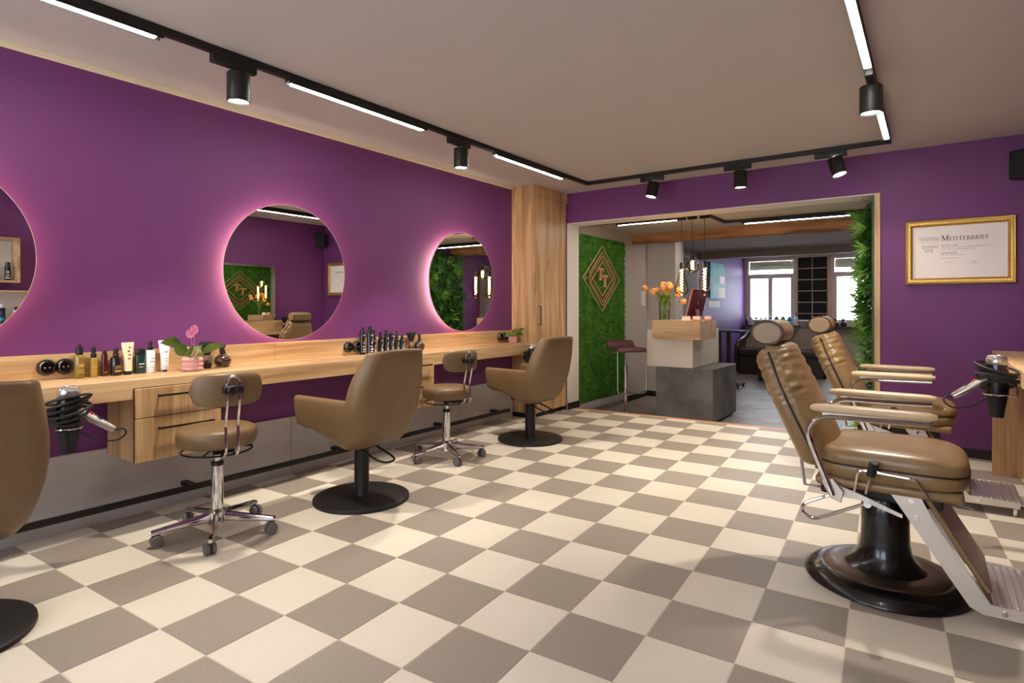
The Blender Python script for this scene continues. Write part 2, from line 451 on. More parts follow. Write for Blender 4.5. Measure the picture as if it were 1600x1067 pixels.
struct('ceiling_rear', MB().bx(-3.9, .1, 11.0, 14.5, 2.40, 2.5), ceil_m)
struct('trim_5', MB().bx(-3.57, -.1, 10.9, 11.1, 2.07, 2.45), taupe)      # lintel to the wash area
YF = 14.3
W1 = (-3.53, -2.47, .80, 2.29); W2 = (-1.757, -.70, .80, 2.29)
wr = MB().bx(-3.57, W1[0], YF, YF+.2, -.3, 2.45).bx(W1[1], W2[0], YF, YF+.2, -.3, 2.45).bx(W2[1], .1, YF, YF+.2, -.3, 2.45)
for w in (W1, W2): wr.bx(w[0], w[1], YF, YF+.2, -.3, w[2]); wr.bx(w[0], w[1], YF, YF+.2, w[3], 2.45)
struct('wall_rear', wr, greige)
def window(name, w, y0, n_sash=2, shutter=True, tr=.38):
    x0, x1, z0, z1 = w; f = .055
    o = thing(name, None, None, ((x0+x1)/2, y0, z0)); o['kind'] = 'structure'
    cx = (x0+x1)/2; L = lambda x: x - cx
    b = part(o, 'frame', frame_m, .004)
    H = z1 - z0; zt = H - tr
    b.bx(L(x0), L(x0)+f, 0, .06, 0, H).bx(L(x1)-f, L(x1), 0, .06, 0, H).bx(L(x0)+f, L(x1)-f, 0, .06, 0, f).bx(L(x0)+f, L(x1)-f, 0, .06, H-f, H).bx(L(x0)+f, L(x1)-f, 0, .07, zt-.03, zt+.03)
    b.done()
    wd = (x1-x0-2*f) / n_sash
    for k in range(n_sash):
        a = L(x0)+f+k*wd; c = a+wd; s_ = .045
        sb = part(o, 'sash', frame_m, .004)
        sb.bx(a, a+s_, -.01, .045, f, zt-.03).bx(c-s_, c, -.01, .045, f, zt-.03).bx(a+s_, c-s_, -.01, .045, f, f+s_).bx(a+s_, c-s_, -.01, .045, zt-.03-s_, zt-.03)
        so = sb.done()
        p = MB().bx(a+s_, c-s_, .018, .022, f+s_, zt-.03-s_); p.build('frosted_pane', frost_m, so, smooth=0)
    hb = part(o, 'handle', steel); hb.bx(-.012, .012, -.03, -.01, zt*.42, zt*.42+.09); hb.done()
    tp = part(o, 'top_pane', pane_m, smooth=0); tp.bx(L(x0)+f, L(x1)-f, .028, .031, zt+.03, H-f); tp.done()
    if shutter:
        zz = H - f
        k = 0
        while zz > zt + .14:
            q = part(o, 'shutter_slat', shutter_m, .003); q.bx(L(x0)+f, L(x1)-f, .075, .09, zz-.0405, zz); q.done(); zz -= .04
    return o
window('window_1', W1, YF+.03); window('window_2', W2, YF+.03)
for k, (a, b) in enumerate(((-3.3, -1.75), (-1.25, .3))):
    window('window_%d' % (k+3), (a, b, hy0, hy1), YN-.12, 1, False, .45)
struct('trim_6', MB().bx(-3.57, -.1, YF-.20, YF, .72, .765), sill_m, bevel=.006)
# beam
bm_ = MB()
def beam_fn(u, v):
    x = -3.42 + u * 3.32; a = 2*math.pi*v
    w = .085; h = .078
    cy = math.copysign(min(1, abs(math.cos(a))*1.25), math.cos(a)); cz = math.copysign(min(1, abs(math.sin(a))*1.25), math.sin(a))
    k = .006*math.sin(x*7+a*3) + .005*math.sin(x*17+a*5)
    return (x, 7.72 + cy*(w+k), 2.145 + cz*(h+k))
bm_.grid(beam_fn, 60, 25); bm_.v = bm_.v
bm_.f.append(tuple(range(24, -1, -1))); bm_.f.append(tuple(59*25+k for k in range(25)))
tag(bm_.build('ceiling_beam', beam_m, smooth=50), 'rough old timber beam crossing the reception ceiling', 'beam')

# rear door seen in the small mirror
d = thing('door_1', None, None, (-.1, 9.2, ZF)); d['kind'] = 'structure'
q = part(d, 'leaf', door_m, .004); q.bx(-.03, 0, -.42, .42, .0, 2.05); q.done()
q = part(d, 'frame', door_m, .004); q.bx(-.045, 0, -.5, -.42, 0, 2.12).bx(-.045, 0, .42, .5, 0, 2.12).bx(-.045, 0, -.42, .42, 2.05, 2.12); q.done()
q = part(d, 'handle', steel); q.tube([(-.03, -.36, 1.05), (-.075, -.36, 1.05), (-.075, -.25, 1.05)], .009, 8); q.done()

# ------------------------------------------------------------------ left wall: cladding, counter, rail, tall cabinet
clad = thing('concrete_cladding', 'grey concrete-look panels along the foot of the purple wall', 'wall panel', (XL+.002, 2.4, 0))
for a, b in ((-1.69, 0.6), (.6, 2.4), (2.4, 4.2), (4.2, 5.06)):
    q = part(clad, 'panel', concrete, .0015); q.bx(0, .024, a-2.4+.0015, b-2.4-.0015, .0, .40); q.done()
CT_Z, CT_B, CT_X = .797, .697, -3.30
ctr = thing('floating_counter', 'long floating oak counter with backsplash below the round mirrors', 'counter', (XL+.002, 2.4, 0))
q = part(ctr, 'worktop', oak_y, .002)
q.bx(0, CT_X-XL, -4.05, 2.665, CT_B, CT_Z); q.done()
for a, b in ((-1.65, 1.52), (1.52, 2.28), (2.28, 5.065)):
    q = part(ctr, 'backsplash', oak_y, .0015); q.bx(.0, .02, a-2.4+.001, b-2.4-.001, CT_Z, .926); q.done()
def drawer_unit(y0, y1, label):
    t = thing('drawer_unit', label, 'drawer unit', (CT_X, (y0+y1)/2, .372), group='drawer units under the long counter')
    w = (y1-y0)/2
    q = part(t, 'carcass', oak_z, .0015); q.bx(-.335, -.004, -w, w, 0, CT_B-.373); q.done()
    q = part(t, 'shadow_gap', black, smooth=0); q.bx(.0025, .0075, -w-.003, w, 0, .3815); q.done()
    for z0, z1, hz in ((0.0, .222, .165), (.226, .378, .335)):
        q = part(t, 'drawer', oak_z, .002); q.bx(.0076, .019, -w, w, z0, z1); dr = q.done()
        h = MB().tube([(.016, -w+.11, hz), (.045, -w+.11, hz)], .005, 8).tube([(.016, w-.06, hz), (.045, w-.06, hz)], .005, 8).bx(.040, .05, -w+.10, w-.05, hz-.005, hz+.005)
        h.build('handle', black_m, dr)
drawer_unit(1.28, 1.72, 'oak two-drawer unit hanging beside the nearer wheeled stool')
drawer_unit(3.03, 3.47, 'oak two-drawer unit mostly hidden behind the middle styling chair')
rl = thing('foot_rail', 'black square foot rail on brackets along the grey panels', 'foot rail', (-3.5, 2.4, 0))
q = part(rl, 'bar', black_m, .002); q.bx(-.015, .015, -4.0, 2.41, .103, .133); q.done()
for yy in (-.9, .78, 1.68, 2.75, 3.85, 4.68):
    q = part(rl, 'bracket', black_m, .002); q.bx(-.1335, -.015, yy-2.4-.02, yy-2.4+.02, .106, .130); q.done()

cab = thing('tall_cabinet', 'tall oak cabinet from floor to ceiling at the end of the counter', 'cabinet', (-3.51, 5.41, 0))
q = part(cab, 'body', oak_z, .002); q.bx(-.15, .13, -.335, .335, .05, ZC-.001); q.done()
q = part(cab, 'plinth', black, .001); q.bx(-.14, .09, -.33, .33, 0, .05); q.done()
q = part(cab, 'top_panel', oak_z, .002); q.bx(.13, .148, -.335, .335, 2.345, ZC-.002); q.done()
q = part(cab, 'side_panel', oak_z, .002); q.bx(.13, .148, -.335, -.318, .0, 2.345); q.done()
q = part(cab, 'door', oak_z, .002); q.bx(.13, .148, -.314, .300, .055, 2.342); dr = q.done()
h = MB().tube([(.148, -.262, .985), (.178, -.262, .985), (.178, -.262, 1.18), (.148, -.262, 1.18)], .006, 8); h.build('handle', black_m, dr)

# round mirrors with led rings
def ring_mirror(y, label):
    t = thing('round_mirror', label, 'mirror', (XL, y, 1.408), group='round backlit mirrors over the counter')
    Mx = Matrix.Rotation(R(90), 4, 'Y')
    q = part(t, 'mirror_glass', mirror_m, smooth=30); q.lathe([(.001, .066), (.4625, .066), (.4625, .071), (.001, .071)], 96, M=Mx); q.done()
    q = part(t, 'rim', cream_trim, smooth=30); q.lathe([(.4628, .064), (.4650, .064), (.4650, .0705), (.4628, .0705)], 96, M=Mx); q.done()
    q = part(t, 'back_box', white_paint); q.lathe([(.35, .0005), (.35, .0655)], 64, M=Mx); q.done()
    pts = [(.046, .378*math.cos(2*math.pi*k/72), .378*math.sin(2*math.pi*k/72)) for k in range(72)]
    q = part(t, 'led_ring', ring_m); q.tube(pts, .008, 6, closed=True); q.done()
ring_mirror(.495, 'round backlit mirror cut off by the left edge of the picture')
ring_mirror(2.358, 'middle round backlit mirror, between the potted pink flower and the black bottles')
ring_mirror(4.195, 'round backlit mirror nearest the tall oak cabinet')

# ------------------------------------------------------------------ right wall: counter, mirrors, shelves
rc = thing('barber_counter', 'oak counter on the right wall with an upright end panel', 'counter', (XR-.003, 3.6, 0))
RXF = .35 - XR
q = part(rc, 'worktop', oak_y, .002); q.bx(RXF, 0, -2.0, 1.697, .785, .863); q.done()
q = part(rc, 'end_panel', oak_zd, .0015); q.bx(RXF, 0, 1.65, 1.697, 0, .7845); q.done()
q = part(rc, 'end_panel', oak_zd, .0015); q.bx(RXF, 0, -2.0, -1.953, 0, .7845); q.done()
q = part(rc, 'backsplash', oak_y, .0015); q.bx(-.02, 0, -2.0, 1.697, .8635, .98); q.done()
for y0, y1, lb in ((4.0, 4.89, 'rectangular wall mirror over the barber counter facing the farther barber chair'), (2.5, 3.39, 'rectangular wall mirror over the barber counter facing the nearer barber chair')):
    t = thing('rectangular_mirror', lb, 'mirror', (XR, (y0+y1)/2, .985), group='rectangular mirrors over the barber counter')
    q = part(t, 'mirror_glass', mirror_m, smooth=0); q.bx(-.022, -.016, -(y1-y0)/2, (y1-y0)/2, .0, .79); q.done()
    q = part(t, 'backing', black, smooth=0); q.bx(-.0155, 0, -(y1-y0)/2+.01, (y1-y0)/2-.01, .01, .78); q.done()

def box_shelf(y0, y1, z0, z1, label):
    t = thing('box_shelf', label, 'shelf', (XR, (y0+y1)/2, z0), group='oak box shelves on the right wall')
    w = (y1-y0)/2; h = z1-z0; D = -.22
    for nm, bb in (('side_board', (D, 0, -w, -w+.022, 0, h)), ('side_board', (D, 0, w-.022, w, 0, h)), ('bottom_board', (D, 0, -w+.022, w-.022, 0, .022)), ('top_board', (D, 0, -w+.022, w-.022, h-.022, h)), ('back_board', (-.008, 0, -w+.022, w-.022, .022, h-.022))):
        q = part(t, nm, oak_y if 'board' in nm and nm != 'back_board' else white_paint, .001); q.bx(*bb); q.done()
box_shelf(1.18, 1.90, 1.42, 1.88, 'upper oak box shelf on the right wall holding black bottles')
box_shelf(1.18, 2.02, .98, 1.34, 'lower oak box shelf on the right wall holding white and blue products')

# ------------------------------------------------------------------ ceiling tracks, light strips, spots
def spot(loc, label, tilt=(0,0), along='y', s=1.0, grp='black cylinder track spotlights'):
    t = thing('track_spotlight', label, 'spotlight', loc, 0, grp)
    q = part(t, 'adapter', black_m, .003)
    if along == 'y': q.bx(-.02, .02, -.14, .09, -.045, .0)
    else: q.bx(-.14, .09, -.02, .02, -.045, .0)
    q.done()
    q = part(t, 'pivot', steel); q.tube([(0,0,-.045), (0,0,-.062)], .008, 8); q.done()
    can = MB().lathe([(.002, -.06), (.052, -.06), (.055, -.065), (.055, -.205), (.050, -.208), (.047, -.190), (.002, -.190)], 32).build('can', black_m, t)
    lens = MB().lathe([(.001, -.199), (.0465, -.199), (.0465, -.192), (.001, -.192)], 32).build('lens', led_disc, t)
    ld = bpy.data.lights.new('spot_lamp', 'SPOT'); ld.energy = SPOT * s; ld.spot_size = R(88); ld.spot_blend = .55; ld.shadow_soft_size = .045; ld.color = (1, .925, .83)
    lo = bpy.data.objects.new('spot_lamp', ld); COL.objects.link(lo); lo.parent = t; lo.location = (0, 0, -.215)
    if tilt != (0, 0):
        Mt = Matrix.Translation((0,0,-.05)) @ Matrix.Rotation(tilt[0], 4, 'X') @ Matrix.Rotation(tilt[1], 4, 'Y') @ Matrix.Translation((0,0,.05))
        for o in (can, lens, lo): o.matrix_local = Mt @ o.matrix_local
    return t
def strip(x0, x1, y0, y1, z, label, grp='linear led strips on the ceiling tracks'):
    ax = 'y' if y1-y0 > x1-x0 else 'x'
    cx, cy = (x0+x1)/2, (y0+y1)/2
    t = thing('light_strip', label, 'light strip', (cx, cy, z), 0, grp)
    L = max(x1-x0, y1-y0)/2
    q = part(t, 'housing', black_m, .001); d = part(t, 'diffuser', led_m, smooth=0)
    if ax == 'y':
        q.bx(-.020, .020, -L-.03, L+.03, -.012, 0).bx(-.020, -.0165, -L-.03, L+.03, -.024, -.012).bx(.0165, .020, -L-.03, L+.03, -.024, -.012); d.bx(-.016, .016, -L, L, -.0255, -.0125)
    else:
        q.bx(-L-.03, L+.03, -.020, .020, -.012, 0).bx(-L-.03, L+.03, -.020, -.0165, -.024, -.012).bx(-L-.03, L+.03, .0165, .020, -.024, -.012); d.bx(-L, L, -.016, .016, -.0255, -.0125)
    q.done(); d.done()
RZ_ = ZR
TXL, TXR, TY = -2.88, -.265, 5.32; TZ = ZC - .035
trk = thing('ceiling_track', 'black lighting track running round the main room ceiling', 'lighting track', (TXL, TY, ZC))
q = part(trk, 'rail', black_m, .002); q.bx(-.018, .018, -6.6, .018, -.035, -.001); q.done()
q = part(trk, 'rail', black_m, .002); q.bx(.018, TXR-TXL-.018, -.018, .018, -.035, -.001); q.done()
q = part(trk, 'rail', black_m, .002); q.bx(TXR-TXL-.018, TXR-TXL+.018, -6.6, .018, -.035, -.001); q.done()
strip(TXL, TXL, .185, 1.205, TZ, 'lit linear strip on the left track, cut off by the top edge')
strip(TXL, TXL, 1.907, 2.927, TZ, 'lit linear strip on the left track above the middle round mirror')
strip(TXL, TXL, 3.79, 4.81, TZ, 'lit linear strip on the left track next to the tall oak cabinet')
strip(TXR, TXR, 2.485, 3.505, TZ, 'lit linear strip on the right track, cut off by the top edge')
strip(TXR, TXR, 4.05, 5.07, TZ, 'short visible light strip on the right track behind the spotlight')
strip(TXR, TXR, .3, 1.32, TZ, 'lit linear strip on the right track overhead near the viewer')
strip(-3.0, -1.9, 12.0, 12.0, 2.40, 'lit linear strip on the wash area ceiling above the left basin', 'linear led strips in the wash area')
strip(-1.6, -.5, 12.0, 12.0, 2.40, 'lit linear strip on the wash area ceiling beside the leaf wall', 'linear led strips in the wash area')
strip(-2.7, -.7, 8.22, 8.22, RZ_-.001, 'lit linear strip on the passage ceiling behind the timber beam', 'linear led strips in the reception')
spot((TXL, 1.60, TZ), 'large-looking black spotlight on the left track, nearest the viewer')
spot((TXL, 3.34, TZ), 'black spotlight on the left track above the black bottles')
spot((TXR, 3.70, TZ), 'black spotlight on the right track between two light strips')
spot((-2.15, TY, TZ), 'black spotlight over the opening, leftmost on the far track', (R(-10), R(10)), 'x')
spot((-1.36, TY, TZ), 'black spotlight over the opening, middle of the far track', (0, 0), 'x')
spot((-.635, TY, TZ), 'black spotlight on the far track tilted towards the certificate', (R(-8), R(-16)), 'x')

# reception track
RZ = ZR; RT = RZ - .03
t2 = thing('reception_track', 'black stepped lighting track on the reception ceiling', 'lighting track', (-1.98, 6.32, RZ))
q = part(t2, 'rail', black_m, .002); q.bx(-1.4, .018, -.018, .018, -.03, -.001); q.done()
q = part(t2, 'rail', black_m, .002); q.bx(-.018, .018, .018, .74, -.03, -.001); q.done()
q = part(t2, 'rail', black_m, .002); q.bx(.018, 1.56, .704, .74, -.03, -.001); q.done()
strip(-3.0, -2.30, 6.32, 6.32, RT, 'lit linear strip on the reception track beside the moss wall', 'linear led strips in the reception')
strip(-1.75, -.62, 7.04, 7.04, RT, 'lit linear strip below the timber beam in reception', 'linear led strips in the reception')

def pendant(x, y, zc, prof, label, fl=.10):
    t = thing('pendant_bulb', label, 'pendant lamp', (x, y, RT), group='pendant filament bulbs over the reception desk')
    zz = zc - RT
    top = max(p[1] for p in prof)
    q = part(t, 'track_adapter', black_m, .003); q.bx(-.05, .05, -.016, .016, -.03, -.0005); q.done()
    q = part(t, 'cable', black); q.tube([(0,0,-.03), (0,0,zz+top+.05)], .003, 6); q.done()
    q = part(t, 'socket', black_m); q.lathe([(.008, zz+top+.06), (.02, zz+top+.05), (.021, zz+top-.01), (.018, zz+top-.012)], 16); q.done()
    q = part(t, 'glass_bulb', amber_glass); q.lathe([(r, zz+z) for r, z in prof], 28); q.done()
    pts = [(.016*math.cos(k*.75)*(1-.3*k/60), .016*math.sin(k*.75)*(1-.3*k/60), zz+top-.02-fl*2*k/60) for k in range(61)]
    q = part(t, 'filament', fil_m); q.tube(pts, .0028, 5); q.done()
def sphere_prof(r, neck=.018):
    return [(neck, r*1.12)] + [(max(.002, r*math.sin(a)), r*math.cos(a)) for a in [R(x) for x in range(18, 181, 12)]]
pear = [(.018,.15),(.021,.12),(.03,.07),(.045,.02),(.064,-.035),(.074,-.075),(.072,-.105),(.055,-.135),(.03,-.15),(.003,-.155)]
oval = [(.018,.155),(.021,.13),(.034,.09),(.05,.04),(.057,-.01),(.054,-.06),(.042,-.105),(.028,-.135),(.018,-.15),(.003,-.155)]
pendant(-2.24, 6.32, 1.455, pear, 'pear-shaped glowing filament bulb, leftmost pendant over the desk', .12)
pendant(-2.12, 6.32, 1.615, sphere_prof(.07), 'small round glowing filament bulb, the highest pendant', .045)
pendant(-1.99, 6.33, 1.455, oval, 'long oval glowing filament bulb, rightmost pendant over the desk', .12)

# ------------------------------------------------------------------ styling chairs
def make_salon_chair():
    t = thing('styling_chair', '', 'styling chair', (0,0,0), 0, 'olive tan styling chairs at the counter')
    q = part(t, 'base_disc', black_m, smooth=40); q.lathe([(.001, 0), (.283, 0), (.287, .006), (.285, .018), (.275, .023), (.05, .026), (.001, .026)], 64); q.done()
    q = part(t, 'column', black_m); q.lathe([(.046, .026), (.044, .03), (.044, .335), (.05, .335), (.05, .36), (.001, .36)], 28); q.done()
    q = part(t, 'seat_plate', black_m, .004); q.bx(-.13, .13, -.11, .11, .355, .385); q.done()
    loop = rounded([(-.03, -.06, .33), (-.20, -.062, .275), (-.245, -.04, .262), (-.245, .04, .262), (-.20, .062, .275), (-.03, .06, .33)], .03)
    q = part(t, 'pump_lever', black_m); q.tube(loop, .0065, 8).bx(-.055, -.0, -.066, .066, .315, .34); q.done()
    # shell: U plan, front = +x
    hw, xb, xf, rc = .272, -.27, .285, .10
    path = []
    n1 = 30
    for k in range(n1): path.append((xf + (xb+rc-xf)*k/(n1-1), hw))
    for k in range(1, 19): a = R(90 + 90*k/18); path.append((xb+rc+rc*math.cos(a), hw-rc+rc*math.sin(a)))
    for k in range(1, 6): path.append((xb, (hw-rc)*(1-k/5.)))
    path = path + [(x, -y_) for x, y_ in reversed(path[:-1])]
    N = len(path); TK = .052
    def nrm(i):
        a = path[max(0, i-1)]; b = path[min(N-1, i+1)]
        dx, dy = b[0]-a[0], b[1]-a[1]; L = math.hypot(dx, dy); return (-dy/L, dx/L)   # points inward for this winding
    loops = []
    for i, (x, y_) in enumerate(path):
        u = smoothstep(-.160, -.212, x)                        # 0 on arm, 1 on back
        zt = .640 + .272*u + .012*math.cos(y_*5)*u
        zb = .455 - .105*smoothstep(.29, -.16, x)
        nx, ny = nrm(i)
        if nx*(-x) + ny*(-y_) < 0 and abs(y_) < .2: nx, ny = -nx, -ny
        if abs(y_) > .2 and ny*y_ > 0: nx, ny = -nx, -ny
        sec = []
        def pos(z, inset):
            s_ = max(0, min(1, (z-zb)/(.62-zb)))
            k0 = .80 + .11*smoothstep(-.1, .25, x); k = k0 + (1-k0)*math.sin(s_*math.pi/2)
            X = x; Y = y_*k
            if x < .05: X = .05 + (x-.05)*(.70 + .30*math.sin(s_*math.pi/2)*1.0)
            lean = -.075*smoothstep(.5, .95, z)*u
            tp = 1 - .17*smoothstep(.64, .93, z)*u
            return (X + lean + nx*inset, Y*tp + ny*inset, z)
        for s_ in (0, .08, .2, .36, .52, .68, .82, .93): sec.append(pos(zb+(zt-.012-zb)*s_, 0 if s_ else .02))
        sec.append(pos(zt-.012, .002)); sec.append(pos(zt-.003, .010)); sec.append(pos(zt, TK*.5)); sec.append(pos(zt-.003, TK-.010)); sec.append(pos(zt-.014, TK))
        for s_ in (.75, .5, .25, 0): sec.append(pos(.44+(zt-.014-.44)*s_, TK))
        loops.append(sec)
    K = len(loops[0]); sh = MB()
    sh.v = [p for s_ in loops for p in s_]
    for i in range(N-1):
        for k in range(K-1): sh.f.append((i*K+k, (i+1)*K+k, (i+1)*K+k+1, i*K+k+1))
    sh.f.append(tuple(range(K))); sh.f.append(tuple((N-1)*K+k for k in reversed(range(K))))
    # underside
    cidx = len(sh.v); sh.v.append((-.02, 0, .372))
    for i in range(N-1): sh.f.append((i*K, cidx, (i+1)*K))
    sh.f.append((0, (N-1)*K, cidx))
    sh.build('shell', leather, t, smooth=60)
    cu = part(t, 'seat_cushion', leather, .03, smooth=60, seg=4); cu.bx(-.185, .285, -.215, .215, .43, .525); cu.done()
    fr = part(t, 'front_apron', leather, .012, smooth=60, seg=3); fr.bx(.235, .275, -.225, .225, .44, .475); fr.done()
    return t
ch = make_salon_chair()
ch.location = (-2.82, 2.345, 0); ch.rotation_euler = (0, 0, R(182)); ch['label'] = 'olive tan styling chair in the middle, facing the middle round mirror'
dup(ch, (-2.875, 4.265, 0), R(176), 'olive tan styling chair nearest the tall oak cabinet')
dup(ch, (-2.80, .458, 0), R(182), 'olive tan styling chair cut off by the left edge of the picture')

# ------------------------------------------------------------------ wheeled stools with backrest
def make_stool():
    t = thing('wheeled_stool', '', 'stool', (0,0,0), 0, 'wheeled stools with small backrests')
    q = part(t, 'seat', leather, smooth=50); q.lathe([(.001, .463), (.16, .463), (.178, .468), (.187, .485), (.190, .51), (.187, .535), (.179, .548), (.16, .556), (.08, .561), (.001, .562)], 48); q.done()
    pts = [(.165*math.cos(2*math.pi*k/40), .165*math.sin(2*math.pi*k/40), .435) for k in range(40)]
    q = part(t, 'lever_ring', black_m); q.tube(pts, .005, 8, closed=True)
    for a in (20, 140, 260): q.tube([(.03*math.cos(R(a)), .03*math.sin(R(a)), .45), (.165*math.cos(R(a)), .165*math.sin(R(a)), .435)], .0045, 6)
    q.done()
    q = part(t, 'mechanism', black_m, .004); q.bx(-.14, .06, -.045, .045, .44, .463); q.done()
    q = part(t, 'column', chrome); q.lathe([(.030, .085), (.030, .30), (.028, .355), (.001, .356)], 28); q.done()
    q = part(t, 'collar', black); q.lathe([(.030, .3565), (.031, .372), (.024, .378), (.001, .378)], 24); q.done()
    q = part(t, 'piston', chrome); q.lathe([(.0165, .378), (.0165, .41), (.001, .41)], 20); q.done()
    q = part(t, 'piston_cap', black); q.lathe([(.021, .4105), (.023, .44), (.001, .44)], 20); q.done()
    q = part(t, 'hub', chrome); q.lathe([(.03, .055), (.047, .06), (.047, .12), (.032, .135), (.001, .135)], 28); q.done()
    for k in range(5):
        a = R(k*72 + 15); ca, sa = math.cos(a), math.sin(a)
        M = Matrix.Rotation(a, 4, 'Z')
        lg = MB()
        sec = [(.035, .045, .022, .024), (.10, .041, .019, .020), (.20, .036, .016, .015), (.285, .030, .014, .012), (.297, .029, .010, .008)]
        vs_ = []
        for d_, zc_, hw_, hh in sec:
            z_ = .098 - d_*.09
            for yy, zz in ((-hw_*.7, -hh), (hw_*.7, -hh), (hw_, -hh*.2), (hw_*.6, hh), (-hw_*.6, hh), (-hw_, -hh*.2)): vs_.append(M @ Vector((d_, yy, z_+zz)))
        fs_ = [tuple(range(5, -1, -1)), tuple(range(24, 30))]
        for i in range(4):
            for j in range(6): fs_.append((i*6+j, i*6+(j+1) % 6, (i+1)*6+(j+1) % 6, (i+1)*6+j))
        lg.add(vs_, fs_); lo = lg.build('leg', chrome, t, smooth=45)
        cs = MB(); tip = Vector((.281*ca, .281*sa, 0)); ax = R(k*72 + 15 + 70 + k*23)
        side = Vector((math.cos(ax), math.sin(ax), 0)); fw = Vector((-math.sin(ax), math.cos(ax), 0))
        c0 = tip + fw*.012 + Vector((0,0,.029))
        Mw = Matrix.Rotation(ax, 4, 'Z') @ Matrix.Rotation(R(90), 4, 'Y')
        for s_ in (-1, 1):
            cs.lathe([(.010, -.009), (.026, -.009), (.029, -.005), (.029, .005), (.026, .009), (.010, .009)], 20, c0 + side*.015*s_, M=Mw)
        wo = cs.build('caster_wheel', greyrub, lo)
        hd = MB().tube([tip + Vector((0,0,.05)), tip + Vector((0,0,.08))], .009, 8)
        hd.lathe([(.006, -.005), (.024, -.005), (.024, .005), (.006, .005)], 16, c0 + Vector((0,0,.004)), M=Mw)
        hd.build('caster_fork', black, lo)
    # back support: chrome hairpin
    x0 = -.235
    def side_pts(y_): return [(-.10, y_, .452), (-.215, y_, .442), (-.248, y_, .47), (-.236, y_, .60), (-.262, y_, .70), (-.262, y_, .80)]
    L_ = rounded(side_pts(-.028), .02); Rr = rounded(side_pts(.028), .02)
    top = [Vector((-.262, .028*math.cos(R(a)) * -1, .80 + .034*math.sin(R(a)))) for a in range(0, 181, 20)]
    q = part(t, 'back_rod', chrome); q.tube(L_ + top[1:-1] + list(reversed(Rr)), .0062, 10); q.done()
    def pad(u, v):
        a = (u-.5)*2; w = .185
        return a, w
    pb = MB(); NU, NV = 25, 20
    for i in range(NU):
        a = -1 + 2*i/(NU-1)
        sh_ = (1-abs(a)**6)**.5 if abs(a) < 1 else .0
        hh = .082*max(.15, (1-abs(a)**5)**.35 if abs(a) < 1 else .15); th = .026*max(.2, sh_)
        yc = a*.168; xc = -.215 + .055*a*a
        for k in range(NV):
            b = 2*math.pi*k/NV
            cz, cx_ = math.cos(b), math.sin(b)
            zz = hh*math.copysign(abs(cz)**.55, cz); xx = th*math.copysign(abs(cx_)**.6, cx_)
            pb.v.append((xc + xx, yc, .765 + zz))
    for i in range(NU-1):
        for k in range(NV): pb.f.append((i*NV+k, i*NV+(k+1) % NV, (i+1)*NV+(k+1) % NV, (i+1)*NV+k))
    pb.f.append(tuple(range(NV))); pb.f.append(tuple((NU-1)*NV+k for k in range(NV)))
    bo = pb.build('backrest', leather, t, smooth=55)
    MB().bx(-.275, -.237, -.045, .045, .752, .788).build('clamp', black, bo, bevel=.004)
    MB().lathe([(.022, 0), (.024, .004), (.024, .018), (.018, .024), (.001, .024)], 20, (-.275, .012, .77), M=Matrix.Rotation(R(-90), 4, 'Y')).build('clamp_knob', black, bo)
    return t
st = make_stool()
st.location = (-2.985, 1.545, 0); st.rotation_euler = (0, 0, R(168)); st['label'] = 'wheeled stool with small olive backrest in front of the nearer drawer unit'
dup(st, (-3.06, 3.375, 0), R(172), 'wheeled stool with small olive backrest between the middle and farther styling chairs')

